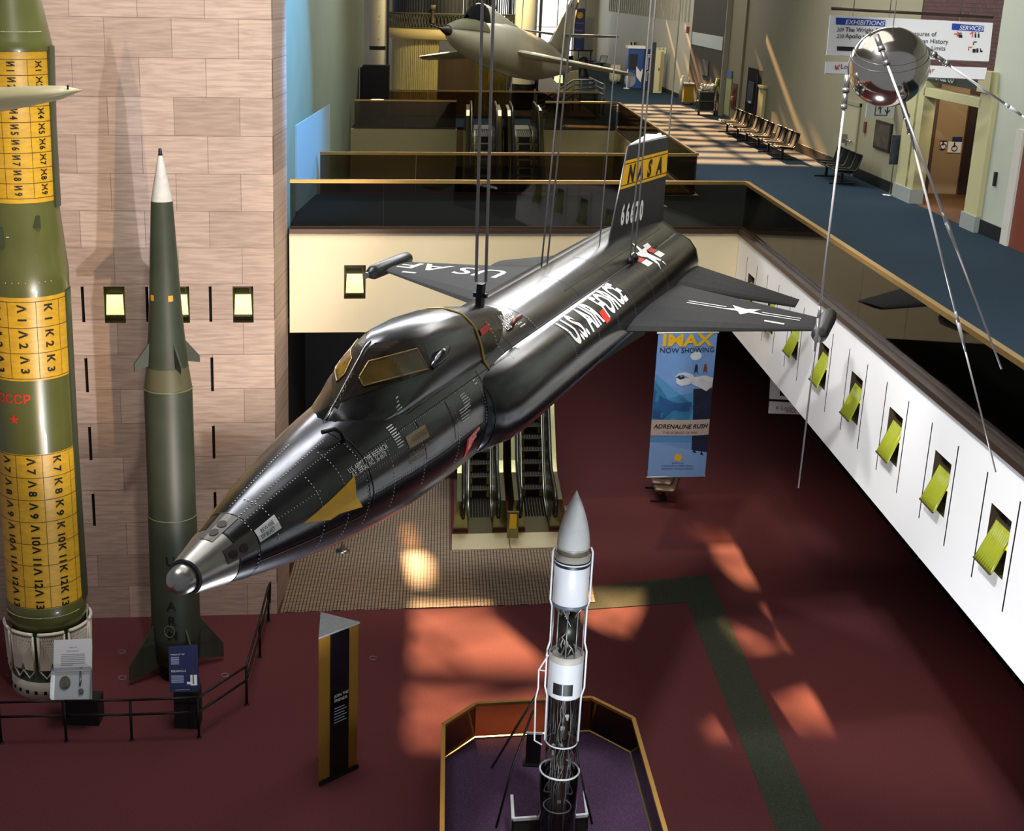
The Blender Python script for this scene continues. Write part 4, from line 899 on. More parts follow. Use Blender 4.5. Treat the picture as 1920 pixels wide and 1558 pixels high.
za, zb = zz(1050), zz(1130)
c1 = MB(); c1.lathe([(.272, za+.02), (.275, za), (.275, za-.04), (.268, za-.05), (.268, zb+.06), (.275, zb+.05), (.272, zb), (.2, zb-.05)], RXY, 40, 0, [0, 1, 1, 0, 0, 2, 2]); c1.build('upper_stage', [RW, mat('navy_band', '#1e2733', .4), mat('grey_band', '#5d6a78', .4)], ck)
zc, zd = zz(1222), zz(1298)
c2 = MB(); c2.lathe([(.0, zc+.01), (.26, zc+.01), (.272, zc), (.272, zc-.1), (.268, zc-.11), (.268, zd+.03), (.26, zd), (.2, zd-.04)], RXY, 40, 0, [1, 2, 2, 0, 0, 0, 0]); c2.build('lower_stage', [RW, mat('grey_disc', '#8f8e88', .4), mat('pale_tan_ring', '#c3bcb0', .5)], ck)
a_c = math.degrees(math.atan2(-RXY.y, -RXY.x))
wn = MB()
for a0, a1 in ((-34, -1.5), (1.5, 34)):
    n = 8
    for i in range(n): wn.poly([RXY+Vector((.272*math.cos(R(a_c-6+a0+(a1-a0)*j/n)), .272*math.sin(R(a_c-6+a0+(a1-a0)*j/n)), z)) for j, z in ((i, zd+.08), (i+1, zd+.08), (i+1, zd+.27), (i, zd+.27))])
wn.build('cutaway_window', mat('dark_opening', '#191a17', .5), ck)
# open truss between the stages, pipes and tanks
pp = MB(); rnd = random.Random(3)
for k in range(10):
    a = R(k*36+8); p = lambda r, z: RXY+Vector((r*math.cos(a), r*math.sin(a), z)); pp.tube([p(.25, zb), p(.25, zc)], .011, 6)
for k in range(12):
    a = rnd.random()*6.28; r_ = .05+.16*rnd.random(); pts = [RXY+Vector((r_*math.cos(a+rnd.uniform(-.5, .5)), r_*math.sin(a+rnd.uniform(-.5, .5)), zb+(zc-zb)*i/5)) for i in range(6)]; pp.tube(pts, .007+.008*rnd.random(), 6)
for k in range(6):
    a = R(k*60); pp.tube([RXY+Vector((.24*math.cos(a), .24*math.sin(a), zb-.02)), RXY+Vector((.08*math.cos(a+.5), .08*math.sin(a+.5), zb-.28))], .012, 5)
    pp.tube([RXY+Vector((.24*math.cos(a), .24*math.sin(a), zc+.01)), RXY+Vector((.0, .0, zc+.22))], .012, 5)
pp.build('pipe_bundle', PIPE, ck)
tk = MB(); tk.lathe([(.0, zb-.12), (.15, zb-.2), (.19, zb-.38), (.15, zb-.56), (.06, zb-.62), (.12, zc+.05), (.14, zc+.02)], RXY, 24); tk.build('inner_engine', mat('dark_engine_metal', '#3c3c36', .4, .7, noise=.3, nscale=8), ck)
pq = MB(); zbot = 0.03
for k in range(18):
    a = rnd.random()*6.28; r_ = .04+.17*rnd.random(); n = 10; pts = [RXY+Vector((r_*math.cos(a+rnd.uniform(-.25, .25)), r_*math.sin(a+rnd.uniform(-.25, .25)), zd-.04+(zbot-zd)*i/n*(.6 if k % 3 else 1))) for i in range(n+1)]; pq.tube(pts, .005+.007*rnd.random(), 6)
for k in range(26): a = rnd.random()*6.28; r_ = .16*rnd.random(); z = .3+(zd-.5)*rnd.random(); pq.box(RXY.x+r_*math.cos(a)-.03, RXY.y+r_*math.sin(a)-.03, z, RXY.x+r_*math.cos(a)+.03, RXY.y+r_*math.sin(a)+.03, z+.05+.05*rnd.random())
pq.build('pipe_bundle', PIPE, ck)
cr_ = MB(); cr_.lathe([(.085, zd-.1), (.1, zd-.5), (.09, .9), (.11, .4), (.09, .03)], RXY, 16); cr_.build('inner_core', mat('rust_core', '#4a3428', .6, .3, noise=.3, nscale=7), ck)
for z, r_, w_ in ((zz(1388), .245, .014), (zz(1442), .31, .016), (zz(1510), .22, .011)):
    g = MB(); g.tube([RXY+Vector((r_*math.cos(R(k)), r_*math.sin(R(k)), z)) for k in range(0, 361, 12)], w_, 6); g.build('tube_ring', RW, ck)
gt = MB(); gt.lathe([(.255, zd-.02), (.245, zz(1388)), (.24, zz(1420))], RXY, 32); gt.build('clear_tube', TUBE, ck)
gt = MB(); gt.lathe([(.31, zz(1442)), (.3, .03)], RXY, 32); gt.build('clear_tube', TUBE, ck)
rs = MB()
for sg in (1, -1):
    X = lambda o: RXY+Vector((sg*o, 0, 0))
    rs.tube([X(.27)+ZV*(h0-.02), X(.30)+ZV*(h0-.1), X(.3)+ZV*(zb+.05), X(.265)+ZV*(zb-.06), X(.265)+ZV*(zc+.18), X(.305)+ZV*(zc+.02), X(.305)+ZV*(zd+.1), X(.265)+ZV*(zd-.05), X(.26)+ZV*(zz(1388))], .016, 6)
rs.build('side_rail', RW, ck)
up_ = MB(); up_.tube([at_y(1028, 1228, 18.9), at_y(1010, 1256, 18.9), at_y(1009, 1290, 18.9), at_y(1004, 1310, 18.9), at_y(1002, 1388, 18.9), at_y(1016, 1396, 18.9)], .014, 6); up_.tube([at_y(1012, 1256, 18.9), at_y(1024, 1258, 18.9)], .01, 6); up_.build('umbilical_pipe', RW, ck)
sy = MB(); q0 = RXY+Vector((0, 0, zz(1400)))
for pts in ([(1008, 1300, 19.2), (975, 1352, 19.6), (922, 1440, 19.8)], [(1000, 1330, 19.3), (960, 1440, 19.4), (930, 1552, 19.2)], [(1079, 1390, 19.1), (1085, 1435, 19.1), (1110, 1545, 18.9)]): sy.tube([at_y(*p) for p in pts], .02, 6)
sy.build('support_strut', BLACK, ck)
fo_ = MB(); fo_.lathe([(.33, .0), (.33, .03), (.1, .05)], RXY, 28); fo_.build('foot_plate', DSTEEL, ck)
pen = [(.92, 22.36), (3.08, 22.73), (3.76, 22.02), (3.83, 17.4), (3.1, 16.6), (.9, 16.5), (.3, 17.3), (.32, 21.57), (.92, 22.36)]
railing('brass-topped glass pen railing around the foot of the cutaway rocket', [Vector((x, y, 0)) for x, y in pen], h=.71, z=0, panel=9, rr=.034, base=False)
pb = MB()
for i in range(len(pen)-1): pb.bar((pen[i][0], pen[i][1], .015), (pen[i+1][0], pen[i+1][1], .015), .05, .02)
struct(pb.build('trim_10', mat('pale_gold_strip', '#b3a06a', .4, .6)))
pf = MB().prism([(x*.985+.03, y-.02*(y-20), .004) for x, y in pen[:-1]], (0, 0, .006)); struct(pf.build('floor_pen', PURP))
for (xa, ya, xb, yb, xc, yc, lab) in ((962, 1536, 1006, 1533, 962, 1507, 'low white-edged label frame left of the cutaway rocket foot'), (1062, 1532, 1101, 1528, 1095, 1500, 'low white-edged label frame right of the cutaway rocket foot')):
    a, b_, c_ = at_z(xa, ya, .45), at_z(xb, yb, .45), None
    rt = root('caption_stand', Vector((a.x, a.y, 0)), lab, 'label stand', 'label frames in the rocket pen')
    s_ = -1 if xc < 1000 else 1; e0 = a if xc < 1000 else b_
    q = MB(); q.bar(a, b_, .05, .05); q.bar(e0, e0+Vector((0, .55, .08)), .05, .05); q.build('top_rail', RW, rt)
    q = MB(); q.poly([a-ZV*.02, b_-ZV*.02, Vector((b_.x, b_.y-.05, .05)), Vector((a.x, a.y-.05, .05))]); q.prism([a+Vector((0, 0, -.03)), b_+Vector((0, 0, -.03)), b_+Vector((0, -.02, -.42)), a+Vector((0, -.02, -.42))], (0, .03, 0)); q.build('label_panel', mat('dark_label_panel', '#2a2624', .4), rt)
    q = MB()
    for e in (a, b_): q.bar(e-ZV*.02, Vector((e.x, e.y, .012)), .04, .04)
    q.build('frame_leg', BLACK, rt)
a = at_z(985, 1432, .012); b_ = at_z(1012, 1430, .012); rt = root('equipment_stand', (a.x+.15, a.y+.1, 0), 'black stand with a pale top bar behind the cutaway rocket in the pen', 'stand')
q = MB(); q.box(a.x, a.y, .012, b_.x, a.y+.05, .62); q.build('stand_panel', BLACK, rt); q = MB(); q.bar((a.x-.02, a.y, .64), (b_.x+.02, a.y, .64), .04, .035); q.build('top_bar', RW, rt); q = MB(); q.box(a.x-.05, a.y-.1, .012, b_.x+.05, a.y+.3, .03); q.build('stand_foot', BLACK, rt)

# ------------------------------------------------------------------ silver satellite ball with whip antennas
SATC = at_d(1666, 126, 10.14); sr = .29
sa = root('satellite_ball', SATC, 'polished silver ball satellite with four long rod antennas hanging at upper right', 'satellite')
bl = MB(); bl.lathe([(sr*math.cos(R(a)), sr*math.sin(R(a))) for a in range(-90, 91, 4)], SATC, 64, 0, None); bl.build('sphere_shell', ALU, sa)
tilt = Matrix.Rotation(R(24), 3, 'X') @ Matrix.Rotation(R(-8), 3, 'Y')
sj = MB()
for z, rr in ((.10, sr), (.145, sr)): sj.tube([SATC+tilt @ Vector(((sr*sr-z*z)**.5*1.004*math.cos(R(k)), (sr*sr-z*z)**.5*1.004*math.sin(R(k)), z)) for k in range(0, 361, 8)], .003, 5)
sj.build('shell_seam', mat('seam_grey', '#7a756d', .3, .9), sa)
def antenna(p0, p1, pj=None):
    d = (p1-p0); L_ = d.length; t = d.normalized()
    a_ = MB(); a_.tube([p0, p0+t*.1], .021, 10); a_.tube([p0+t*.1, p0+t*.13], .026, 10); a_.tube([p0+t*.13, p0+t*.22], .018, 10); a_.tube([p0+t*.22, p0+t*.25], .023, 10); o = a_.build('antenna_socket', [BARE], sa)
    r_ = MB(); r_.tube([p0+t*.25, p0+t*(L_*.55)], .0095, 8); r_.tube([p0+t*(L_*.55), p0+t*(L_*.58)], [.0095, .016], 8); r_.tube([p0+t*(L_*.58), p0+t*(L_*.66)], [.016, .009], 8); r_.tube([p0+t*(L_*.66), p1], [.008, .006], 8); r_.build('antenna_rod', mat('white_metal_rod', '#d9d3d2', .3, .5), sa)
antenna(at_d(1590, 140, 10.1), at_d(1497, 915, 10.5)); antenna(at_d(1643, 66, 9.93), at_d(1878, 692, 9.2)); antenna(at_d(1692, 190, 10.2), at_d(1867, 885, 10.9)); antenna(at_d(1727, 86, 10.15), at_d(2010, 282, 10.3))
pr = MB(); d = (CAM-SATC).normalized(); c = at_d(1690, 178, 9.93); pr.tube([c, c+(c-SATC).normalized()*.012], .036, 16); pr.tube([c+(c-SATC).normalized()*.01, c+(c-SATC).normalized()*.03], .018, 10); pr.build('port_flange', BARE, sa)
cable(SATC+Vector((.0, .01, sr)), Vector((SATC.x+.02, SATC.y, 19.95)), 'thin wire from which the silver satellite ball hangs', .004)

# ------------------------------------------------------------------ white research jet in the far hall
JO = Vector((-.04, 42.47, 12.07)); JM3 = plane_frame(-112.41, 7.71, -1.93)
jt = root('research_jet', JO, 'cream white swept-wing jet with a dark nose probe hanging over the escalators', 'aircraft', None, JM3); JM = ROOTM[jt.name]
JW = mat('cream_white_aircraft', '#bdb89f', .35, noise=.05, nscale=2, coat=.2)
JP = [(.35, .13, 0), (.7, .26, 0), (1.3, .42, 0), (2.2, .58, .02), (3.2, .69, .04), (4.5, .77, .03), (6.5, .8, 0), (8.5, .74, 0), (10, .58, .02), (11.3, .4, .04), (12.5, .22, .05)]
fj = MB(); fj.loft([[Vector((-x, r*.92*math.cos(2*PI*k/40), z+r*math.sin(2*PI*k/40)*(1.0 if math.sin(2*PI*k/40) > 0 else 1.05))) for k in range(40)] for x, r, z in JP]); xf(fj, JM).build('fuselage', JW, jt)
sp_ = MB(); sp_.loft([[Vector((-x, w_*math.cos(PI*k/12), .3+h_*math.sin(PI*k/12))) for k in range(13)] for x, w_, h_ in ((2.9, .38, .84), (3.3, .41, .86), (4.2, .4, .76), (6, .32, .58), (8, .22, .4), (10, .12, .25), (11, .05, .2))], 0, False, False); xf(sp_, JM).build('spine_fairing', JW, jt)
cn = MB(); cn.loft([[Vector((-x, w_*math.cos(PI*k/10), .32+h_*math.sin(PI*k/10))) for k in range(11)] for x, w_, h_ in ((1.75, .12, .35), (2.1, .28, .6), (2.5, .35, .78), (2.95, .385, .85))], 0, False, False); xf(cn, JM).build('canopy_glass', mat('dark_canopy_glass', '#17181a', .1, .2), jt)
ng = MB(); ng.loft([[Vector((-x, w_*math.cos(R(20+140*k/12)), .02+h_*math.sin(R(20+140*k/12)))) for k in range(13)] for x, w_, h_ in ((.36, .13, .15), (.7, .265, .28), (1.3, .425, .44), (2.0, .55, .57), (2.5, .605, .64))], 0, False, False); xf(ng, JM).build('glare_panel', mat('olive_glare_paint', '#4c4a2f', .6), jt)
nt_ = MB(); nt_.loft([[Vector((-x, r*math.cos(2*PI*k/20), r*math.sin(2*PI*k/20))) for k in range(20)] for x, r in ((-.35, .02), (-.1, .06), (.1, .1), (.37, .145))]); nt_.tube([Vector((.3, 0, 0)), Vector((1.2, 0, .03))], [.03, .012], 8); xf(nt_, JM).build('nose_probe', mat('dark_nose', '#231f1a', .5), jt)
for sg in (1, -1):
    xf(wing_slab((4.7, .55), (7.4, .55), (7.2, 3.85), (8.45, 3.85), .26, .12, sg, -.1, -.35), JM).build('wing', JW, jt); xf(wing_slab((11.3, .05), (12.4, .05), (12.2, 1.85), (12.8, 1.85), .1, .06, sg, 1.15, 1.3), JM).build('tailplane', JW, jt)
vj = MB(); vj.loft([[Vector((-a, .05, z)), Vector((-(a+b)/2, .09, z)), Vector((-b, .02, z)), Vector((-b, -.02, z)), Vector((-(a+b)/2, -.09, z)), Vector((-a, -.05, z))] for a, b, z in ((8.6, 12.2, .3), (10.2, 12.5, .75), (11.2, 12.75, 1.6), (12.1, 13.0, 2.6))]); vj.poly([Vector((-11.5, .1, 1.8))]*0 or [Vector((-11.9, .085, 2.2)), Vector((-12.8, .05, 2.2)), Vector((-12.95, .03, 2.5)), Vector((-12.1, .06, 2.5))], 1); xf(vj, JM).build('vertical_fin', [JW, mat('tail_red_brown', '#6b4a2c', .5)], jt)
for (px, py, lab) in ((978, 56, 'thin cable holding the white jet at its spine'), (1075, 12, 'thin cable holding the white jet at its tail fin tip'), (1062, 108, 'thin cable holding the white jet by its port wing root')):
    p = at_pl(px, py, JO, JM3 @ Vector((0, 1, 0))); cable(p, p+Vector((.12, .1, 19.95-p.z)), lab, .02)
# wing tip of another hanging aircraft at the left edge
wt = MB(); W0, W1 = at_d(155, 169, 17.5), at_d(-420, 232, 18.4); d = (W0-W1)
secs = []
for k in range(16):
    t_ = k/15; e = (max(0, 1-t_**2.6))**.5 if t_ < 1 else .0; e = max(e, .015); c = W1+d*t_; th = .21*e; ch_ = .7*e
    secs.append([c+Vector((0, 1, 0))*(ch_*math.cos(2*PI*j/18))+ZV*(th*math.sin(2*PI*j/18)-.02*(1-t_)) for j in range(18)])
wt.loft(secs); wo_ = tag(wt.build('aircraft_wing_tip', mat('cream_olive_wing', '#b5ab84', .4)), 'cream pointed wing tip of a hanging aircraft crossing the yellow banded missile', 'wing')
q = MB(); p = W0-d.normalized()*.17; q.box(p.x-.01, p.y-.12, p.z+.03, p.x+.01, p.y-.1, p.z+.09); q.build('static_wick', BLACK, wo_)
cable(W1+ZV*.1, Vector((W1.x, W1.y, 19.95)), 'cable of the hanging wing at the left edge, outside the picture', .012)
# ------------------------------------------------------------------ lobby: barrier, label stands, kiosk, banner, seats
posts = [(-8.9, 21.5), (-7.72, 21.63), (-6.56, 21.76), (-5.38, 21.87), (-4.17, 22.04), (-3.46, 23.29), (-3.46, 25.24), (-3.49, 26.9)]
BL2 = mat('black_iron', '#1a1a1b', .4, .5)
zt = at_y(376, 1308, 22.04).z; zm = at_y(371, 1335, 22.04).z
br = root('barrier_rail', Vector(posts[4]+(0,)), 'low black double-bar barrier rail in front of the two missiles', 'barrier')
for i, p in enumerate(posts):
    q = MB(); q.tube([(p[0], p[1], 0), (p[0], p[1], zt)], .026, 8); q.lathe([(.05, 0), (.05, .015), (.0, .02)], (p[0], p[1], 0), 10); q.build('post', BL2, br)
for nm, z in (('top_rail', zt), ('middle_rail', zm)):
    q = MB(); pts = [Vector(p+(z,)) for p in posts]
    for i in range(len(pts)-1): q.tube([pts[i], pts[i+1]], .024, 8)
    if nm == 'top_rail': q.tube([pts[-1], pts[-1]+Vector((.02, .25, .0)), pts[-1]+Vector((.0, .25, -.5))], .02, 8)
    q.build(nm, BL2, br)
# label stand with clear case
a = Vector((-6.85, 22.35, 0)); rt = root('label_stand', a+Vector((.35, .25, 0)), 'white label stand with a clear case over a round disc, by the yellow banded missile', 'label stand')
yf = 22.3; zq = lambda px, py, Y: at_y(px, py, Y)
q = MB(); q.box(-6.78, 22.33, 0, -6.1, 22.75, zq(110, 1312, 22.33).z-.02); q.build('pedestal', BLACK, rt)
z0 = zq(110, 1314, 22.2).z; p0 = zq(97, 1314, 22.2); p1 = zq(172, 1312, 22.2); q0 = zq(100, 1256, 22.72); q1 = zq(172, 1254, 22.72); r0 = zq(101, 1200, 22.85); r1 = zq(172, 1197, 22.85)
q = MB(); q.prism([p0, p1, q1, q0], (0, .02, -.03)); q.prism([q0, q1, r1, r0], (0, .03, -.02)); q.build('label_panel', PAPER, rt)
nn = (p1-p0).cross(q0-p0).normalized()
def on(s, t, e=.0): return p0+(p1-p0)*s+(q0-p0)*t+nn*e
ds = MB(); c = on(.33, .55, .03); ux = (p1-p0).normalized(); uy = (q0-p0).normalized(); pts = [c+ux*.1*math.cos(R(k))+uy*.12*math.sin(R(k)) for k in range(0, 360, 12)]; ds.prism(pts, nn*.03); ds.build('display_disc', mat('bronze_disc', '#6c6a5a', .6, .3, noise=.3, nscale=20), rt)
wq = MB(); wq.tube([on(.7, .9, .03), on(.72, .6, .04), on(.7, .45, .03)], .02, 8); c = on(.74, .25, .03); wq.prism([c+ux*.05*math.cos(R(k))+uy*.05*math.sin(R(k)) for k in range(0, 360, 24)], nn*.03); wq.build('display_watch', mat('watch_metal', '#8a8d8a', .35, .8), rt)
cc = MB(); cc.prism([on(0, 0, .005), on(1, 0, .005), on(1, .95, .005), on(0, .95, .005)], nn*.14); cc.build('clear_cover', CLEAR, rt)
n2 = (q1-q0).cross(r0-q0).normalized(); t = MB()
t.tex('TREATY AT', .022, q0+(q1-q0)*.5+(r0-q0)*.72+n2*.004, q1-q0, r0-q0, .004, 1, 'c'); t.tex('COLD WARS END', .022, q0+(q1-q0)*.5+(r0-q0)*.6+n2*.004, q1-q0, r0-q0, .004, 1, 'c')
for i in range(7):
    k = .5-.06*i; w2 = .62*(1 if i < 6 else .5); b0 = q0+(q1-q0)*.2+(r0-q0)*k+n2*.004; t.poly([b0, b0+(q1-q0)*w2, b0+(q1-q0)*w2+(r0-q0)*.018, b0+(r0-q0)*.018], 0)
t.build('label_lettering', [GREYT, mat('maroon_lettering', '#7a3038', .5)], rt)
# blue label stand
rt = root('label_stand', (-4.45, 22.5, 0), 'dark blue label stand with a white strip, in front of the dark green missile', 'label stand')
q = MB(); q.box(-4.68, 22.34, 0, -4.22, 22.7, zq(345, 1298, 22.34).z); q.build('pedestal', BLACK, rt)
p0, p1, r0, r1 = zq(318, 1298, 22.3), zq(373, 1296, 22.3), zq(316, 1212, 22.75), zq(370, 1208, 22.75); nn = (p1-p0).cross(r0-p0).normalized()
q = MB(); q.prism([p0, p1, r1, r0], -nn*.03); q.build('label_panel', NAVY, rt)
def bp2(s, t_, e=.004): return p0+(p1-p0)*s+(r0-p0)*t_+nn*e
t = MB()
def rq(mb, s0, t0, s1, t1, m, e=.004): mb.poly([bp2(s0, t0, e), bp2(s1, t0, e), bp2(s1, t1, e), bp2(s0, t1, e)], m)
rq(t, .72, .13, .95, .98, 0); rq(t, .8, .16, .84, .5, 2, .007); rq(t, .78, .86, .95, .9, 1, .007); rq(t, .6, .16, .72, .21, 0)
t.tex('PERSHING-II', .038, bp2(.07, .43), p1-p0, r0-p0, .004, 0); t.tex('MISSILES OF THE', .026, bp2(.07, .8), p1-p0, r0-p0, .004, 0)
for i in range(7): rq(t, .07, .6+.025*i, .62, .612+.025*i, 3)
for i in range(7): rq(t, .07, .2+.025*i, .5, .212+.025*i, 3)
rq(t, .2, .04, .7, .05, 3); t.build('label_graphics', [PAPER, REDM, OLIVD, mat('pale_blue_lettering', '#a6adcc', .5)], rt)
# floor rings
for (px, py), l in zip(((228, 1222), (229, 1271), (700, 1234), (422, 1266)), ('small bright ring set in the red floor behind the label stands', 'small dull ring in the red floor between the two label stands', 'small pale ring in the red floor right of the triangular kiosk', 'small dull ring in the red floor right of the dark green missile')):
    p = at_z(px, py, .004); q = MB(); q.tube([p+Vector((.075*math.cos(R(k)), .075*math.sin(R(k)), .004)) for k in range(0, 361, 20)], .009, 5); tag(q.build('floor_ring', mat('ring_metal', '#a89a98', .35, .7)), l, 'floor fitting')
# triangular information kiosk
A, Bq, Cq = Vector((-1.83, 20.59, 0)), Vector((-1.2, 21.21, 0)), Vector((-1.88, 21.55, 0)); rt = root('information_kiosk', (A+Bq+Cq)/3, 'tall triangular kiosk with amber sides and a dark strip, standing on the red carpet', 'kiosk')
H_ = 2.86; e = Bq-A; en = Vector((e.y, -e.x, 0)).normalized(); AMB = mat('amber_panel', '#8a6424', .35, .3, noise=.1, nscale=2)
q = MB(); q.prism([A+ZV*.08, Bq+ZV*.08, Cq+ZV*.08], ZV*(H_-.1)); q.build('body', AMB, rt)
q = MB(); q.prism([A+ZV*(H_-.02)-e*.02+en*.02, Bq+ZV*(H_-.02)+e*.02+en*.02, Cq+ZV*(H_-.02)], ZV*.03); q.build('top_cap', mat('grey_cap', '#7d8388', .6, noise=.1, nscale=9), rt)
q = MB(); b0, b1 = A+e*.28+en*.012, A+e*.74+en*.012; q.prism([b0+ZV*.1, b1+ZV*.1, b1+ZV*(H_-.03), b0+ZV*(H_-.03)], en*.02); dkp = q.build('dark_strip', mat('kiosk_black_glass', '#0d0c0e', .12, 0), rt)
t = MB(); o = A+e*.36+en*.04+ZV*1.62
for i, s_ in enumerate(('JOIN THE', 'FRIENDS')): t.tex(s_, .055, o+ZV*(-.09*i), e, ZV, .003, 0)
for i in range(6): p = A+e*.36+en*.04+ZV*(1.4-.055*i); t.poly([p, p+e*(.26+.05*(i % 2)), p+e*(.26+.05*(i % 2))+ZV*.014, p+ZV*.014], 1)
t.build('strip_lettering', [mat('pale_lettering', '#b9bdb2', .5), GREYT], dkp)
q = MB(); q.prism([A-e*.02+en*.03, Bq+e*.02+en*.03, Cq+Vector((-.02, .03, 0))], ZV*.09); q.build('plinth', BLACK, rt)
# large film banner hanging from the bridge
nb_ = -XN; UB = XD; bo = across(8.2, -.22, 0); BW, Z0b, Z1b = 1.36, 2.6, 6.02
rt = root('hanging_banner', bo+XD*.68+ZV*Z0b, 'tall blue banner with yellow letters hanging below the bridge behind the black wing', 'banner')
def bq(s, z, e=.0):  # s 0..1 across, z height; the cloth bellies a little
    return bo+UB*(s*BW)+ZV*z+nb_*(e+.03*math.sin(PI*s)+.015*math.sin(6*s+z))
def cloth(mb, pts, m, e):
    """drawing on the cloth: pts (s, t) with t 0 at the bottom and 1 at the top"""
    vs, fs = slice2d(pts, [tuple(range(len(pts)))], .12, .1); mb.add([bq(x, Z0b+y*(Z1b-Z0b), e) for x, y in vs], fs, m)
q = MB(); cloth(q, [(0, 0), (1, 0), (1, 1), (0, 1)], 0, 0); q.build('cloth', mat('banner_blue', '#6f9bd8', .7, noise=.06, nscale=2), rt, fix=False)
q = MB(); q.tube([bq(-.02, Z1b+.0), bq(1.02, Z1b)], .025, 8); q.tube([bq(-.01, Z0b), bq(1.01, Z0b)], .015, 8)
for s_ in (.1, .9): q.tube([bq(s_, Z1b), bq(s_, Z1b)+ZV*.02-nb_*.2], .01, 6)
q.build('hanging_rod', PAPER, rt)
g = MB()
cloth(g, [(0, .25), (1, .25), (1, .5), (.75, .6), (.45, .58), (.2, .66), (0, .72)], 0, .004); cloth(g, [(0, .3), (.35, .42), (.6, .38), (.7, .5), (.45, .58), (.25, .55), (0, .68)], 1, .006)
cloth(g, [(0, .42), (.18, .4), (.35, .47), (.62, .46), (.66, .53), (.4, .52), (.15, .56), (0, .62)], 5, .007); cloth(g, [(.72, .18), (1, .14), (1, .62), (.66, .62), (.69, .45)], 2, .008)
cloth(g, [(.32, .7), (.45, .72), (.6, .69), (.62, .655), (.9, .6), (.98, .63), (1, .69), (.85, .71), (.66, .7), (.62, .72), (.5, .735), (.38, .73)], 3, .010); cloth(g, [(.36, .66), (.45, .64), (.6, .655), (.62, .69), (.48, .7), (.35, .695)], 3, .0095); cloth(g, [(.36, .7), (.4, .715), (.42, .7), (.47, .71), (.5, .695), (.42, .685)], 2, .012)
cloth(g, [(0, 0), (1, 0), (1, .17), (0, .25)], 4, .0085); cloth(g, [(.0, .295), (1, .295), (1, .405), (.0, .405)], 6, .013)
cloth(g, [(.66+.1*math.cos(k*PI/6), .845+.03*math.sin(k*PI/6)) for k in range(12)], 7, .004)
for x, m in ((.68, 2), (.84, 8)):
    cloth(g, [(x-.03, .72), (x-.01, .74), (x+.03, .74), (x+.05, .72), (x+.02, .735), (x+.03, .765), (x+.01, .79), (x-.02, .785), (x-.03, .76)], m, .014)
sun_ = [((.075 if k % 2 else .055)*math.cos(R(k*11.25)), (.075 if k % 2 else .055)*math.sin(R(k*11.25))*.42) for k in range(32)]; cloth(g, [(.5+x, .14+y) for x, y in sun_], 9, .014)
g.build('printed_picture', [mat('ice_blue', '#4f8fc9', .7), mat('teal_ice', '#2f78a8', .7, noise=.2, nscale=4), mat('cliff_navy', '#16233f', .7, noise=.3, nscale=5), mat('snow_white', '#cfd6e2', .7, noise=.15, nscale=9), mat('pale_banner_blue', '#7fa6e0', .7), mat('deep_ice_blue', '#1c5590', .7, noise=.25, nscale=4), mat('title_band', '#b8aaa6', .7), mat('pale_sun', '#cfe0f2', .7), mat('figure_red', '#7c3a34', .7), mat('sun_yellow', '#e6bb2c', .6)], rt, fix=False)
t = MB()
def bt(s_, h, s0, tt, m, align='c', xs=1, sh=0, bold=0):
    vs, fs, wd = text2d(s_, bold); off = {'c': -wd/2, 'l': 0}[align]; t.add([bq(s0+(x+off+sh*y)*h*xs/BW, Z0b+tt*(Z1b-Z0b)+y*h, .018) for x, y in vs], fs, m)
bt('IMAX', .28, .5, .915, 0, 'c', 1.25, 0, .035); bt('NOW SHOWING', .12, .5, .868, 1, 'c', 1.0); bt('ADRENALINE RUSH', .105, .5, .345, 1, 'c', 1.0, .2, .02); bt('THE SCIENCE OF RISK', .055, .5, .308, 2, 'c', 1.1)
bt('Smithsonian', .042, .5, .095, 3); bt('Lockheed Martin IMAX Theater', .042, .5, .075, 3); bt('National Air and Space Museum', .042, .5, .055, 3)
t.build('banner_lettering', [mat('banner_yellow', '#e2b61c', .6), TXTK, mat('brown_small_lettering', '#5b4a48', .6), mat('navy_lettering', '#24365e', .6)], rt, fix=False)
# benches of wire mesh seats
MESH_ = mat('mesh_seat', '#121310', .9, .0, noise=.3, nscale=40, spec=.05); CHR = mat('bench_chrome', '#4f4d44', .4, .7)
def bench(n, pitch, name, label, cat, group, loc, rz, seat_m=MESH_, beam_m=CHR):
    """beam bench; seats in a row along local +x, facing local -y"""
    M = Matrix.Translation(Vector(loc)) @ Matrix.Rotation(rz, 4, 'Z'); rt = root(name, loc, label, cat, group, Matrix.Rotation(rz, 3, 'Z'))
    L_ = n*pitch
    q = MB(); q.bar((0, -.18, .36), (L_, -.18, .36), .06, .05); q.bar((0, .12, .36), (L_, .12, .36), .06, .05); xf(q, M).build('beam', beam_m, rt)
    for x in (L_*.18, L_*.82):
        q = MB(); q.bar((x, -.05, .03), (x, -.05, .36), .07, .07); q.bar((x, -.38, .02), (x, .32, .02), .05, .04); q.bar((x, -.2, .34), (x, .14, .34), .05, .05); xf(q, M).build('leg', [DSTEEL], rt)
    for i in range(n):
        x0, x1 = i*pitch+.03, (i+1)*pitch-.03
        prof = [(-.3, .40), (-.26, .43), (0, .41), (.16, .40), (.22, .45), (.27, .62), (.32, .82), (.31, .84)]
        q = MB(); q.loft([[Vector((x, y, z)) for y, z in prof]+[Vector((x, y+.012, z-.02)) for y, z in reversed(prof)] for x in (x0, (x0+x1)/2, x1)], 0, True, True, True); s_ = xf(q, M).build('seat', seat_m, rt)
        q = MB()
        for x in (x0, x1): q.tube([Vector((x, y, z+.012)) for y, z in prof], .012, 6)
        q.tube([(x0, .315, .845), (x1, .315, .845)], .014, 6); q.tube([(x0, -.3, .405), (x1, -.3, .405)], .012, 6); xf(q, M).build('seat_frame', beam_m, s_)
    return rt
def facing(y): return (10.95-.0119*(y-30), y, Z2)
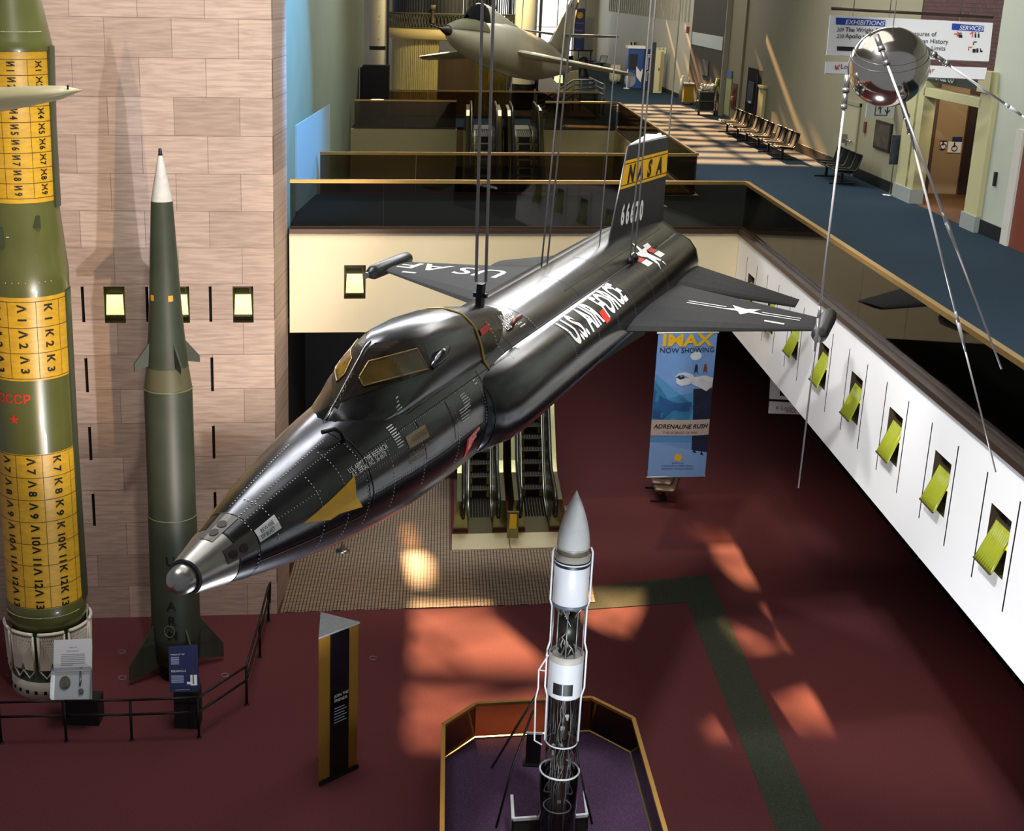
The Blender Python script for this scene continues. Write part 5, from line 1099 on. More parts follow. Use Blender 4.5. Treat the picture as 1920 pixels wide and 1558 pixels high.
yb = [(43.3, 'first bench of mesh seats from the cream door, along the sage wall'), (46.55, 'middle bench of mesh seats in the row of three along the sage wall'), (49.8, 'farthest bench of the row of three, beside the cream door post')]
for y, l in yb: bench(4, .74, 'waiting_bench', l, 'bench', 'row of benches by the sage wall', facing(y), R(90), beam_m=CHR) if False else bench(4, .74, 'waiting_bench', l, 'bench', 'row of benches by the sage wall', (10.95-.0119*(y-30), y+2.96, Z2), R(-90))
bench(4, .62, 'waiting_bench', 'short bench of mesh seats by itself, under the framed picture', 'bench', None, (11.1, 40.2, Z2), R(-90))
bench(3, .6, 'waiting_bench', 'small far bench with pale seats by the beige wall', 'bench', None, (10.75, 78.5, Z2), R(-90), mat('pale_seat', '#c9c9c4', .4))
bench(1, .8, 'waiting_chair', 'single pale seat on the blue carpet beyond the stair railing', 'chair', None, (10.1, 93.5, Z2), R(-60), mat('pale_seat', '#c9c9c4', .4))
p = at_z(1240, 945, 0); bench(3, .55, 'waiting_bench', 'bench of three brown seats on the lobby floor below the banner', 'bench', None, (p.x+.1, 36.3, 0), R(-90), mat('brown_seat', '#7a5f48', .35, .3))
# stanchion with a shiny round foot, blue notice, hanging sign under the balcony
p = at_z(642, 1033, .022); rt = root('stanchion_post', p, 'thin post with a shiny round foot on the woven mat', 'stanchion')
q = MB(); q.lathe([(.17, 0), (.17, .015), (.05, .03), (.0, .03)], p, 28); q.build('foot_disc', STEEL, rt); q = MB(); q.tube([p+ZV*.02, p+ZV*1.05], .02, 8); q.build('pole', STEEL, rt)
p = at_y(678, 652, 33.15); q = MB(); q.box(p.x-.2, 33.1, p.z-.16, p.x+.25, 33.15, p.z+.16); bs_ = tag(q.build('wall_sign', BLUEP), 'small bright blue sign on the dark wall beneath the bridge', 'sign')
q = MB(); q.box(p.x-.2, 33.09, p.z-.2, p.x+.25, 33.14, p.z-.165); q.build('sign_strip', PAPER, bs_)
def panel_sign(name, c0, c1, c2, c3, label, mats_, parts, thick=.05):
    rt = root(name, (c0+c1)/2, label, 'sign'); n = (c1-c0).cross(c3-c0).normalized(); q = MB(); q.prism([c0, c1, c2, c3], -n*thick); q.build('sign_panel', mats_, rt); return rt, n
Ys = 31.2; s0, s1, s2, s3 = at_y(1443, 748, Ys), at_y(1530, 752, Ys), at_y(1536, 694, Ys), at_y(1446, 690, Ys); rt, n = panel_sign('hanging_sign', s0, s1, s2, s3, 'white direction sign hanging under the right balcony, cut by the white parapet', PAPER, None)
q = MB(); q.poly([at_y(1462, 742, Ys-.01), at_y(1490, 743, Ys-.01), at_y(1490, 733, Ys-.01), at_y(1462, 732, Ys-.01)]); q.build('dark_bar', BLACK, rt)
l0, l1, l2, l3 = at_y(1441, 775, Ys), at_y(1528, 778, Ys), at_y(1530, 757, Ys), at_y(1443, 753, Ys); q = MB(); q.prism([l0, l1, l2, l3], (0, .05, 0)); lo_ = q.build('lower_panel', PAPER, rt)
t = MB(); t.tex('\u2190', .1, at_y(1453, 768, Ys-.01), l1-l0, ZV, .0, 1); t.tex('Lockheed Martin', .1, at_y(1464, 768, Ys-.01), l1-l0, ZV, 0, 0); t.tex('IMAX Theater', .075, at_y(1473, 774, Ys-.01), l1-l0, ZV, 0, 0); t.build('sign_lettering', [mat('maroon_lettering', '#7a3038', .5), TXTK], lo_, fix=False)
q = MB(); q.tube([s3+Vector((.15, 0, 0)), Vector((s3.x+.15, Ys, 6.02))], .012, 6); q.tube([s2-Vector((.15, 0, 0)), Vector((s2.x-.15, Ys, 6.02))], .012, 6); q.build('hanger', STEEL, rt)

# ------------------------------------------------------------------ upper floor: directory sign, portal, pictures
D_ = 26.6; e0, e1, e2, e3 = at_d(1550, 103, D_), at_d(1854, 115, D_-.25), at_d(1862, 43, D_-.25), at_d(1557, 28, D_)
rt, n = panel_sign('directory_sign', e0, e1, e2, e3, 'large hanging white directory sign with blue heading bars behind the silver ball', PAPER, None, .06)
def sp_(px, py, e=.01): return at_pl(px, py, e0, n)+n*e
ud = (e1-e0).normalized(); vd = (e3-e0).normalized()
for c in (((1567, 46), (1659, 50), (1660, 38), (1567, 33)), ((1784, 56), (1844, 60), (1845, 49), (1785, 44))): g = MB(); g.poly([sp_(*x) for x in c]); g.build('heading_bar', mat('heading_blue', '#21419f', .45), rt, fix=False)
g = MB(); g.poly([sp_(*x) for x in ((1569, 95), (1640, 98), (1640, 90), (1569, 87))]); g.build('dark_bar', mat('dark_maroon_bar', '#2a1216', .5), rt, fix=False)
t = MB()
def st_x(s_, h, px, py, m, xs=1, sh=0, b=0, al='l'): t.tex(s_, h, sp_(px, py, .014), ud, vd, 0, m, al, xs, sh, b)
st_x('EXHIBITIONS', .092, 1584, 45.5, 1, 1, .2, .01); st_x('SERVICES', .085, 1798, 56, 1, .95, .2, .01)
for s0_, s1_, py in (('209', 'The Wright Brothers', 59.5), ('210', 'Apollo to the Moon', 71.5)): st_x(s0_, .082, 1568, py, 0, .78, .2); st_x(s1_, .092, 1584, py, 0, .9, 0, .008)
for s_, py in (('Treasures of', 66.5), ('American History', 79.5), ('Beyond the Limits', 92)): st_x(s_, .092, {66.5: 1697, 79.5: 1696, 92: 1690}[py], py, 0, .9, 0, .008)
for s_, px, py, m in (('\u2192', 1786, 68.5, 2), ('\u2191', 1816, 70, 2), ('\u2196', 1813, 96, 2)): st_x(s_, .11, px, py, m, 1, 0, .02)
t.build('sign_lettering', [TXTK, PAPER, TXTR], rt, fix=False)
g = MB()
def sq(x0, y0, x1, y1): g.poly([sp_(x0, y1, .014), sp_(x1, y1, .014), sp_(x1, y0, .014), sp_(x0, y0, .014)])
sq(1797, 66, 1804, 71); sq(1798, 63, 1803, 65); sq(1799, 60, 1800, 62); sq(1801, 60, 1802, 62)
for x in (1827, 1833): sq(x, 64, x+3, 71); sq(x+.4, 61, x+2.6, 63.2)
sq(1825, 78, 1831, 80); sq(1824, 80, 1826, 85); sq(1823, 92, 1829, 99); sq(1830, 91, 1834, 99); sq(1837, 91, 1839, 95); sq(1837, 95, 1842, 98)
g.build('pictogram', TXTK, rt, fix=False)
q0, q1, q2, q3 = at_pl(1547, 137, e0, n), at_pl(1846, 149, e0, n), at_pl(1851, 127, e0, n), at_pl(1549, 115, e0, n); q = MB(); q.prism([q0, q1, q2, q3], -n*.06); lo_ = q.build('lower_panel', PAPER, rt)
t = MB(); t.tex('\u2199', .12, sp_(1563, 130), ud, vd, .004, 1, 'l', 1, 0, .02); t.tex('Lockheed Martin IMAX Theater', .1, sp_(1575, 129), ud, vd, .004, 0); t.tex('n', .11, sp_(1738, 139), ud, vd, .004, 1); t.build('sign_lettering', [mat('brown_red_lettering', '#6d3a3a', .5), TXTR], lo_, fix=False)
q = MB(); q.tube([sp_(1558, 16), sp_(1862, 33)], .03, 8); q.build('hanging_bar', BRONZE, rt)
q = MB()
for px in (1600, 1668, 1800): p = sp_(px, 20+(px-1558)*.055, -.0); q.tube([p-ZV*.5, Vector((p.x, p.y, 19.95))], .008, 6)
q.build('hanging_wire', STEEL, rt)
for (ya, yb2) in ((0, 0),):
    q = MB(); wseg(q, 31.1, 35.7, 11.3, 11.62, .04, 0, 0); ws_ = tag(q.build('shop_sign', mat('shop_sign_green', '#1c2a22', .5)), 'dark green shop sign with pale capital letters above the cream portal', 'sign')
t = MB(); t.tex('WRIGHT CYCLE CO', .21, Vector((RX(35.4)-.06, 35.4, 11.37)), (0, -1, 0), ZV, .004, 0, 'l', .92, 0, .012); t.build('sign_lettering', [mat('pale_sign_lettering', '#aeb5ae', .5)], ws_, fix=False)
# framed picture, lift sign, floor stand sign
FRB = mat('black_frame', '#17150f', .4); PICM = mat('dark_picture', '#3d3832', .4, noise=.6, nscale=6)
a, b_, c, d = rw(1645, 232), rw(1674, 246), rw(1668, 288), rw(1641, 276)
ya, yb2 = min(v.y for v in (a, b_)), max(v.y for v in (a, b_)); q = MB(); wseg(q, ya, yb2, 9.3, 10.05, .05, 0, 0); fo2 = tag(q.build('framed_picture', FRB), 'dark framed picture on the sage wall above the short bench', 'picture'); q = MB(); wseg(q, ya+.08, yb2-.08, 9.37, 9.98, .056, 0, 0); q.build('picture', PICM, fo2)
p = rw(1678, 207); q = MB(); q.box(p.x-.75, p.y-.03, p.z-.2, p.x-.02, p.y+.03, p.z+.22); lf = tag(q.build('lift_sign', mat('grey_white_sign', '#c3c6c0', .5)), 'small white lift sign with arrows sticking out beside the cream portal', 'sign')
t = MB(); o = Vector((p.x-.5, p.y-.035, p.z-.12)); t.tex('\u2191\u2193', .2, o+Vector((.02, 0, .04)), (1, 0, 0), ZV, .004, 0, 'l', .8, 0, .02)
for e in ((-.03, -.02, .3, .0), (-.03, .24, .3, .26), (-.03, -.02, -.01, .26), (.28, -.02, .3, .26)): t.poly([o+Vector((e[0], -.004, e[1])), o+Vector((e[2], -.004, e[1])), o+Vector((e[2], -.004, e[3])), o+Vector((e[0], -.004, e[3]))])
t.build('sign_pictogram', TXTK, lf, fix=False)
p = at_z(1668, 366, Z2); rt = root('floor_sign', p, 'slim floor stand sign with a round foot by the cream portal', 'sign')
q = MB(); q.lathe([(.2, 0), (.2, .02), (.03, .04), (0, .04)], p, 20); q.build('foot_disc', STEEL, rt); q = MB(); q.tube([p, p+ZV*1.3], .015, 8); q.build('pole', STEEL, rt); q = MB(); q.box(p.x-.13, p.y-.03, p.z+.8, p.x+.13, p.y+.01, p.z+1.55); sp2 = q.build('sign_panel', mat('slate_blue_panel', '#4a5262', .4, noise=.3, nscale=8), rt)
for x0, y0, x1, y1, hy, lab in ((1776, 286, 1804, 266, 257, 'white wheelchair sign with a blue heading inside the portal'), (1762, 279, 1776, 266, 264, 'smaller white sign beside the wheelchair sign inside the portal')):
    a, b_ = at_y(x0, y0, FY-.05), at_y(x1, y1, FY-.05); q = MB(); q.box(a.x, FY-.04, a.z, b_.x, FY-.01, b_.z); o = tag(q.build('wall_sign', PAPER), lab, 'sign')
    c = at_y(x1, hy, FY-.05); q = MB(); q.box(a.x+(.1 if x0 > 1770 else 0), FY-.05, b_.z, b_.x, FY-.02, c.z); q.build('heading_bar', NAVY, o)
    m_ = (a+b_)/2; q = MB(); q.tube([Vector((m_.x, FY-.05, m_.z-.03))+Vector((.07*math.cos(R(k)), 0, .07*math.sin(R(k)))) for k in range(0, 361, 30)], .012, 5); q.box(m_.x-.03, FY-.06, m_.z, m_.x, FY-.045, m_.z+.12); q.build('sign_pictogram', TXTK, o)
q = MB(); wseg(q, 40.9, 41.05, 9.6, 9.85, .0, 0); 
q = MB(); wseg(q, 39.25, 39.4, 9.6, 9.9, .05, 0); tag(q.build('alarm_box', mat('red_brown_box', '#6d3b26', .5)), 'small red brown box on the sage wall beside the cream door', 'wall box')
q = MB(); wseg(q, 30.0, 30.08, 9.4, 9.7, .05, 0); tag(q.build('card_reader', BLACK), 'small black card reader on the pale wall right of the cream portal', 'wall box')
# ------------------------------------------------------------------ far hall
GOLD = mat('pale_gold_pleats', '#cdbf83', .3, .55, noise=.08, nscale=2); GOLDG = mat('gold_mirror_glass', '#6b5c22', .12, .7, noise=.4, nscale=1.2)
def pxz(py, Y, px=800): return at_y(px, py, Y).z
# slatted drum module with gantry
Yd = 69.0; c = at_y(850, 40, Yd); c.z = 0; rt = root('station_module', Vector((c.x, c.y, pxz(76, Yd-3))), 'huge black slatted drum of a space station module behind the white jet', 'spacecraft')
zb_ = pxz(76, Yd-3); q = MB(); n = 110
for k in range(n):
    a0, a1 = 360*k/n, 360*(k+.55)/n; q.poly([cylp(c, 3.0, a0, zb_+.5), cylp(c, 3.0, a1, zb_+.5), cylp(c, 3.0, a1, 14.2), cylp(c, 3.0, a0, 14.2)], 0); q.poly([cylp(c, 2.93, a1, zb_+.5), cylp(c, 2.93, 360*(k+1)/n, zb_+.5), cylp(c, 2.93, 360*(k+1)/n, 14.2), cylp(c, 2.93, a1, 14.2)], 1)
q.build('slatted_drum', [mat('grey_slat', '#26282b', .5, .2), BLACK], rt, fix=False)
q = MB()
for z in (zb_+.55, zb_+1.2): q.tube([cylp(c, 3.25, a, z) for a in range(190, 341, 5)], .04, 5)
for a in range(190, 340, 3): q.tube([cylp(c, 3.25, a, zb_+.55), cylp(c, 3.25, a+3, zb_+1.2)], .02, 4); q.tube([cylp(c, 3.25, a+3, zb_+.55), cylp(c, 3.25, a, zb_+1.2)], .02, 4)
q.build('gantry_ring', mat('gantry_grey', '#55523f', .6, .2), rt)
q = MB(); q.lathe([(3.05, zb_+.52), (3.3, zb_+.5), (3.3, zb_+.06), (3.1, zb_)], c, 72); q.build('fascia_ring', mat('tan_fascia', '#c8b276', .5), rt)
q = MB(); nn = 160; q.loft([[cylp(c, 2.9+.06*math.sin(k*2*PI*36/nn), 175+k*82/nn, z) for k in range(nn+1)] for z in (5.5, zb_+.05)], 0, False, False); q.build('pleated_wall', GOLD, rt, fix=False)
q = MB()
for k in range(14): q.poly([cylp(c, 2.95+(.02 if k % 2 else 0), 257+k*7, 5.5), cylp(c, 2.95+(.02 if k % 2 else 0), 264+k*7, 5.5), cylp(c, 2.95, 264+k*7, zb_-.5), cylp(c, 2.95, 257+k*7, zb_-.5)], 0 if k > 4 else 1)
q.build('mirror_wall', [GOLDG, mat('brown_wall_panel', '#3a2d1c', .3)], rt, fix=False)
for k, px in enumerate((812, 925)): p = at_y(px, 22, Yd-3.3); q = MB(); q.lathe([(.07, p.z-.5), (.07, p.z+.1), (.13, p.z+.12), (.13, p.z+.3), (.0, p.z+.3)], Vector((p.x, p.y, 0)), 12); q.build('work_lamp', mat('lamp_tan', '#5d5540', .6), rt)
# tall rockets of the far hall
def far_rocket(px, py, Y, r_px, label, bands, top=14.3, extra=None):
    p = at_y(px, py, Y); r_ = r_px*Y/F_PX; b0 = Vector((p.x, p.y, 0)); rt = root('display_rocket', b0, label, 'rocket', None)
    q = MB(); q.lathe([(r_, 0), (r_, top)], b0, 36); q.build('rocket_body', OFFW, rt); q = MB()
    for ya, yb3 in bands: q.lathe([(r_+.01, pxz(yb3, Y, px)), (r_+.012, pxz(ya, Y, px))], b0, 36)
    q.build('black_band', BLACK, rt); return b0, r_, rt
b0, r_, rt = far_rocket(708, 60, 61, 14.5, 'slim white rocket with a black band rising behind the black cabinet', ((86, 93),))
q = MB(); q.bar((b0.x+r_+.1, b0.y-.1, 0), (b0.x+r_+.1, b0.y-.1, 14.3), .14, .1); q.build('support_mast', DSTEEL, rt); q = MB()
for py, s_ in ((30, 1), (39, 1), (72, 1)): z = pxz(py, 61, 708); p = cylp(b0, r_+.005, -78, z); q.obox(p, (.035, 0, 0), (0, .01, 0), (0, 0, .035))
q.build('access_port', YEL, rt)
b0, r_, rt = far_rocket(984, 90, 60, 20, 'stout white rocket with a wide black band behind the white jet', ((157, 205),))
q = MB(); q.bar((b0.x+r_+.12, b0.y-.1, 9), (b0.x+r_+.12, b0.y-.1, 14.3), .12, .1); q.build('support_mast', DSTEEL, rt); q = MB(); q.tube([cylp(b0, r_+.02, -40, pxz(146, 60, 984)), cylp(b0, r_+.15, -30, pxz(150, 60, 984)), cylp(b0, r_+.1, -30, pxz(165, 60, 984))], .06, 8); q.build('nozzle_fitting', BLACK, rt)
# black cabinet
p = at_y(679, 190, 54.6); p1 = at_y(730, 123, 54.6); rt = root('display_cabinet', ((p.x+p1.x)/2, 54.9, Z2), 'tall black cabinet on the far landing below the slim white rocket', 'cabinet'); q = MB(); q.box(p.x, 54.6, Z2, p1.x, 55.2, p1.z); q.build('cabinet_body', BLACK, rt); q = MB(); q.box(p.x+.18, 54.57, Z2, p.x+.24, 54.6, p1.z-.05); q.box(p.x-.1, 54.7, Z2, p.x-.0, 55.2, p1.z-.1); q.build('edge_trim', DSTEEL, rt)
# far stairs with pipe railings
rt = root('stair_railing', at_y(1060, 230, 59), 'grey pipe railings of the stairs beyond the escalator heads', 'railing'); GR = mat('pipe_grey', '#7d7d74', .4, .6)
def P9(px, py, Y=60.): return at_y(px, py, Y)
for k in range(4):
    q = MB(); q.tube([P9(1008, 194+k*9), P9(1076, 150+k*9), P9(1090, 150+k*8), P9(1117, 150+k*8)], .045, 6); q.build('rail', GR, rt)
for k in range(3): q = MB(); q.tube([P9(1106, 146+k*9, 61), P9(1134, 160+k*10, 58)], .045, 6); q.build('rail', GR, rt)
for px, py, Y in ((1076, 150, 60), (1090, 150, 60), (1117, 150, 60), (1040, 173, 60), (1134, 160, 58), (1126, 155, 59)): p = P9(px, py, Y); q = MB(); q.tube([p, Vector((p.x, p.y, Z2))], .05, 6); q.build('post', GR, rt)
q = MB(); q.prism([P9(1008, 168, 62), P9(1056, 196, 62), P9(1008, 196, 62)], (0, .3, 0)); q.build('stringer_panel', DSTEEL, rt)
struct(MB().prism([at_y(1007, 143, 62.5), at_y(1030, 142, 62.5), at_y(1056, 166, 62.5), at_y(1056, 185, 62.5), at_y(1007, 185, 62.5)], (0, .3, 0)).build('wall_stair', mat('white_stair_wall', '#d4d4cc', .6)))
w3 = MB(); w3.prism([at_y(1028, 140, 64), at_y(1085, 132, 64), at_y(1085, 185, 64), at_y(1028, 185, 64)], (0, .2, 0)); struct(w3.build('wall_tan', mat('tan_stair_wall', '#9c9270', .6)))
p = at_y(1047, 148, 63.8); sconce('wall_sconce', p, (1, 0, 0), (0, -1, 0), 'small glowing lamp on the tan wall below the tail of the white jet', None, SHL, .36, .36, .05)
q = MB(); q.box(p.x-.3, 63.9, p.z-.36, p.x+.3, 63.98, p.z+.36); struct(q.build('trim_11', DARKBR))
# far banner, rail and end-of-hall items
q0, q1, q2, q3 = at_y(1078, 16, 98), at_y(1098, 16, 98), at_y(1095, 95, 98), at_y(1075, 95, 98); rt = root('hanging_banner', q3+ZV*0, 'small far dark blue banner with a yellow sun in front of the bright window', 'banner'); q = MB(); q.prism([q3, q2, q1, q0], (0, .03, 0)); q.build('cloth', mat('far_banner_blue', '#33467e', .6), rt)
q = MB(); q.tube([q0, Vector((q0.x, q0.y, 20))], .02, 5); q.tube([q1, Vector((q1.x, q1.y, 20))], .02, 5); q.build('hanging_wire', DSTEEL, rt); q = MB(); cc_ = (q0+q1)*.5+ZV*-.45+Vector((0, -.03, 0)); q.poly([cc_+Vector((.22*math.cos(R(k)), 0, .22*math.sin(R(k)))) for k in range(0, 360, 30)], 0); q.build('sun_emblem', YEL, rt)
t = MB()
for i, (s_, h, z) in enumerate((('Smithsonian', .11, 1.0), ('Discover', .15, 1.5), ('History', .15, 1.75), ('in flight', .13, 2.0), ('Visit', .12, 2.75))): t.tex(s_, h, (q0+q1)*.5+ZV*-z+Vector((0, -.01, 0)), (1, 0, 0), ZV, .01, 0, 'c', .8)
t.build('banner_lettering', mat('pale_red_lettering', '#c99a90', .6), rt, fix=False)
rt = root('far_railing', at_z(1060, 118, Z2), 'dark railing in front of the bright far window', 'railing'); q = MB(); a, b_ = at_y(1040, 94, 96), at_y(1112, 95, 96); q.tube([a, b_], .05, 6); q.build('rail', DSTEEL, rt); q = MB()
for px in (1063, 1085, 1108): p = at_y(px, 95, 96); q.tube([p, Vector((p.x, p.y, Z2))], .045, 6)
q.build('rail_post', DSTEEL, rt)
p = at_z(1092, 142, Z2); rt = root('covered_stand', p, 'black draped stand on the blue carpet beyond the stair railing', 'stand'); q = MB(); q.lathe([(.36, 0), (.34, .12), (.27, .3), (.25, .5), (.33, .62), (.35, .8), (.3, .98), (.17, 1.1), (.0, 1.13)], p, 24); q.build('cover', BLACK, rt)
def stand_box(name, pxa, pxb, pyt, pyb, depth, mm, label, cat):
    p = at_z((pxa+pxb)/2, pyb, Z2); a, b_ = at_y(pxa, pyb, p.y), at_y(pxb, pyb, p.y); zt_ = at_y((pxa+pxb)/2, pyt, p.y).z; rt = root(name, Vector(((a.x+b_.x)/2, p.y, Z2)), label, cat); q = MB(); q.box(a.x, p.y, Z2, b_.x, p.y+depth, zt_); q.build('body', mm, rt); return rt, a, b_, zt_, p.y
rt, a, b_, zt_, Y = stand_box('ticket_kiosk', 1174, 1204, 91, 165, 1.0, mat('kiosk_blue', '#2b4f94', .45), 'blue kiosk with a dark panel and a white sail drawing far down the gallery', 'kiosk')
q = MB(); q.box(a.x+.06, Y-.02, Z2+.95, a.x+.5, Y, zt_-.28); q.build('dark_panel', mat('kiosk_screen', '#2b2f36', .3), rt); q = MB(); q.box(a.x-.05, Y-.05, zt_, b_.x+.02, Y+1.0, zt_+.14); q.build('top_shelf', PAPER, rt)
q = MB(); q.prism([Vector((b_.x-.36, Y-.03, Z2+.6)), Vector((b_.x-.1, Y-.03, Z2+.3)), Vector((b_.x-.02, Y-.03, Z2+1.05)), Vector((b_.x-.16, Y-.03, Z2+.85)), Vector((b_.x-.4, Y-.03, Z2+1.15))], (0, .02, 0)); q.build('sail_drawing', PAPER, rt)
q = MB(); q.prism([Vector((a.x+.18+.3*math.cos(R(k)), Y-.04, Z2+.42+.38*math.sin(R(k)))) for k in range(0, 360, 20)], (0, .03, 0)); q.build('round_panel', mat('grey_round_panel', '#8d90a0', .5), rt)
p = at_z(1173, 165, Z2); p.y -= .35; rt = root('stanchion_post', p, 'white stanchion post beside the far blue kiosk', 'stanchion'); q = MB(); q.tube([p, p+ZV*1.0], .03, 8); q.build('pole', PAPER, rt); q = MB(); q.lathe([(.17, 0), (.17, .03), (0, .05)], p, 16); q.build('foot_disc', PAPER, rt)
p = at_z(1153, 157, Z2); rt = root('draped_booth', p, 'cream cloth covered booth on a dark base left of the far blue kiosk', 'booth'); q = MB(); q.loft([[p+Vector(((.3+.06*s_+.02*math.sin(k*1.3))*math.cos(R(k*9)), (.3+.06*s_+.02*math.sin(k*1.3))*math.sin(R(k*9)), z)) for k in range(40)] for z, s_ in ((.1, -.6), (.3, .5), (.7, .3), (1.0, -.5), (1.02, -1))]); q.build('cloth_cover', mat('cream_cloth', '#c9c5a8', .8, noise=.15, nscale=12), rt); q = MB(); q.lathe([(.3, 0), (.3, .12), (0, .13)], p, 20); q.build('base', BLACK, rt)
p = at_z(1211, 168, Z2); zt_ = at_y(1211, 92, p.y).z; rt = root('store_banner', p, 'tall navy banner with a vertical white name down the gallery', 'banner'); q = MB(); a, b_ = at_y(1203, 165, p.y), at_y(1219, 165, p.y); q.box(a.x, p.y, Z2+.05, b_.x, p.y+.06, zt_); q.build('cloth', NAVY, rt); t = MB(); t.tex('Museum Store', .19, Vector((a.x+.14, p.y-.01, zt_-.25)), (0, 0, -1), (1, 0, 0), .004, 0, 'l', .9); t.build('banner_lettering', TXTW, rt, fix=False); q = MB(); q.box(a.x-.05, p.y-.15, Z2, b_.x+.05, p.y+.2, Z2+.05); q.build('base', BLACK, rt)
stand_box('exhibit_panel', 1217, 1224, 79, 178, .12, mat('charcoal_panel', '#2c2f3a', .4), 'tall narrow charcoal panel between the navy banner and the cream cabinet', 'panel')
rt, a, b_, zt_, Y = stand_box('storage_cabinet', 1224, 1240, 93, 174, .4, mat('cream_cabinet', '#c3bf9d', .5), 'tall cream cabinet standing against the beige wall far down the gallery', 'cabinet'); q = MB(); q.box(b_.x-.16, Y-.02, Z2+.1, b_.x-.02, Y, zt_-.1); q.build('side_panel', mat('olive_side', '#8f8653', .5), rt); q = MB(); q.box(a.x+.2, Y-.03, Z2+1.1, a.x+.24, Y, Z2+1.25); q.build('handle', DSTEEL, rt)
for (px, py, w2, lab) in ((1187, 82, .5, 'small white sign high on the beige wall above the far blue kiosk'), (1240, 95, .5, 'small restroom sign above the cream cabinet')):
    p = at_x(px, py, 11.2); q = MB(); q.box(p.x-.25, p.y, p.z-.15, p.x+.25, p.y+.04, p.z+.15); o = tag(q.build('wall_sign', mat('pale_sign', '#c8cabb', .5)), lab, 'sign'); q = MB(); q.box(p.x-.15, p.y-.01, p.z-.1, p.x-.05, p.y, p.z+.1); q.box(p.x+.05, p.y-.01, p.z-.1, p.x+.15, p.y, p.z+.1); q.build('sign_pictogram', TXTK, o)
p = at_z(1283, 172, Z2); rt = root('pole_lamp', p, 'thin pole with a small lamp head by the far bin cart', 'lamp'); q = MB(); q.tube([p, p+ZV*1.9], .025, 8); q.build('pole', STEEL, rt); q = MB(); q.bar(p+Vector((-.3, 0, 1.95)), p+Vector((.08, 0, 1.85)), .1, .08); q.build('lamp_head', mat('pale_lamp_head', '#b9bdb0', .4), rt); q = MB(); q.lathe([(.18, 0), (.18, .03), (0, .04)], p, 16); q.build('foot_disc', DSTEEL, rt)
# bin cart and cleaning cart
p = at_z(1290, 197, Z2); p.x -= .02; rt = root('bin_cart', p, 'yellow waste bin cart with tools, beside the dark brown niche', 'cart'); q = MB(); q.prism([p+Vector((-.22, -.02, .12)), p+Vector((.22, -.02, .12)), p+Vector((.22, .5, .12)), p+Vector((-.22, .5, .12))], (0, 0, .78)); q.build('bin', mat('bin_yellow', '#b58f1c', .5), rt); q = MB(); q.box(p.x-.25, p.y-.05, Z2+.9, p.x+.25, p.y+.53, Z2+.98); q.build('rim', mat('grey_rim', '#8a8a8e', .5), rt)
q = MB(); q.tube([p+Vector((-.3, .1, .2)), p+Vector((-.3, .1, 1.3))], .05, 8); q.tube([p+Vector((-.36, .2, .2)), p+Vector((-.32, .2, 1.15))], .06, 8); q.tube([p+Vector((0, .2, .9)), p+Vector((.02, .22, 1.25))], .03, 8); q.build('tools', mat('grey_tools', '#a9a79c', .6), rt)
for x in (-.18, .18): q = MB(); q.lathe([(.0, -.02), (.06, -.02), (.06, .02), (0, .02)], p+Vector((x, .05, .06)), 12, 0, None, 0, 360, Matrix(((0, 0, 1), (1, 0, 0), (0, 1, 0)))); q.build('wheel', BLACK, rt)
p = at_z(1338, 216, Z2); p.x = min(p.x, 11.2); rt = root('cleaning_cart', p, 'grey cleaning cart heaped with white cloths beside the pilaster', 'cart')
q = MB()
for x in (-.36, .36):
    for y in (0, .5): q.tube([p+Vector((x, y, .12)), p+Vector((x, y, 1.02))], .03, 8)
for z in (.16, .55, .98): q.box(p.x-.38, p.y-.03, Z2+z, p.x+.38, p.y+.53, Z2+z+.04)
q.build('frame', mat('grey_cart', '#77786f', .5), rt); q = MB(); q.box(p.x-.3, p.y+.05, Z2+.2, p.x+.3, p.y+.45, Z2+.92); q.build('bag', mat('dark_cart_bag', '#3b3a30', .7), rt)
q = MB(); rr = random.Random(5)
for k in range(26): c_ = p+Vector((rr.uniform(-.25, .25), rr.uniform(.02, .42), 1.04+.2*rr.random())); q.lathe([(0, -.07), (.06, -.04), (.07, .01), (.04, .06), (0, .07)], c_, 7)
q.build('cloth_heap', mat('white_cloths', '#c5cbc4', .8), rt)['kind'] = 'stuff'; q = MB(); q.tube([p+Vector((.3, .2, 1.0)), p+Vector((.42, .2, 1.5))], [.05, .1], 8); q.build('duster', mat('lime_duster', '#9aa63a', .7), rt)
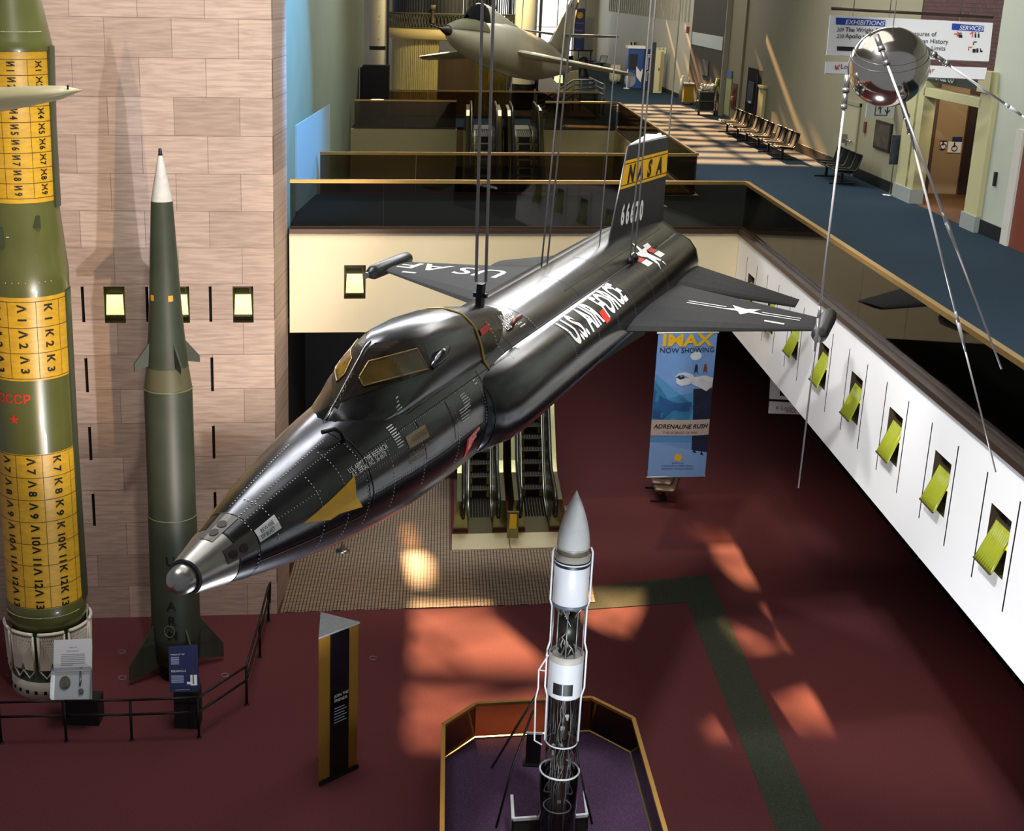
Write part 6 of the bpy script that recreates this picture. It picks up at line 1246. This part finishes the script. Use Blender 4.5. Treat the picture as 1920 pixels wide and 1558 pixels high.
for x in (-.33, .33): q = MB(); q.lathe([(.0, -.03), (.1, -.03), (.1, .03), (0, .03)], p+Vector((x, .0, .1)), 14, 0, None, 0, 360, Matrix(((0, 0, 1), (1, 0, 0), (0, 1, 0)))); q.build('wheel', BLACK, rt)
# fire extinguisher recess, notices
q = MB(); wseg(q, 56.95, 57.75, 8.75, 9.75, -.19, .3); fx = tag(q.build('extinguisher_cabinet', mat('dark_red_cabinet', '#5c1f16', .5)), 'dark red fire extinguisher cabinet on the grey pilaster', 'cabinet'); q = MB(); q.tube([Vector((RX(57.3)+.14, 57.35, 8.95)), Vector((RX(57.3)+.14, 57.35, 9.25))], .07, 8); q.tube([Vector((RX(57.3)+.14, 57.45, 9.4)), Vector((RX(57.3)+.14, 57.2, 9.6))], .03, 6); q.build('extinguisher', mat('pale_red', '#c77b66', .5), fx)
q = MB(); wseg(q, 61.9, 63.4, 9.75, 10.4, .05, 0); tag(q.build('wall_notice', mat('charcoal_notice', '#34353c', .5)), 'dark square notice on the brown niche wall', 'sign')
q = MB(); wseg(q, 58.0, 59.0, Z2+.1, 10.2, -.18, .215, 0); bd_ = tag(q.build('information_board', mat('pale_green_board', '#b5b888', .4)), 'pale board with a blue heading on the pilaster behind the cleaning cart', 'sign'); q = MB(); wseg(q, 58.0, 59.0, 9.9, 10.2, -.16, .2); q.build('heading_bar', mat('grey_blue_heading', '#5f74a0', .5), bd_)
q = MB(); wseg(q, 67.3, 67.6, 11.4, 11.7, .12, -.02); tag(q.build('alarm_bell', mat('dull_red', '#7a3a2c', .5)), 'small red alarm box high on the wall above the bin cart', 'wall box')
# spotlight on the blue-lit panel
p = Vector((-3.1, 32.0, 10.45)); rt = root('stage_spotlight', at_y(560, 238, 33.5), 'small black spotlight clamped above the blue-lit panel', 'spotlight'); p = at_y(560, 238, 33.5); q = MB(); q.tube([p, p+Vector((.18, -.1, .1))], .07, 10); q.build('lamp_body', BLACK, rt); q = MB(); q.tube([p, p-ZV*.14], .02, 6); q.build('clamp', BLACK, rt); 
q = MB(); q.box(p.x-.38, p.y-.1, p.z-.16, p.x-.05, p.y+.02, p.z-.1); q.build('shelf', BLACK, rt)
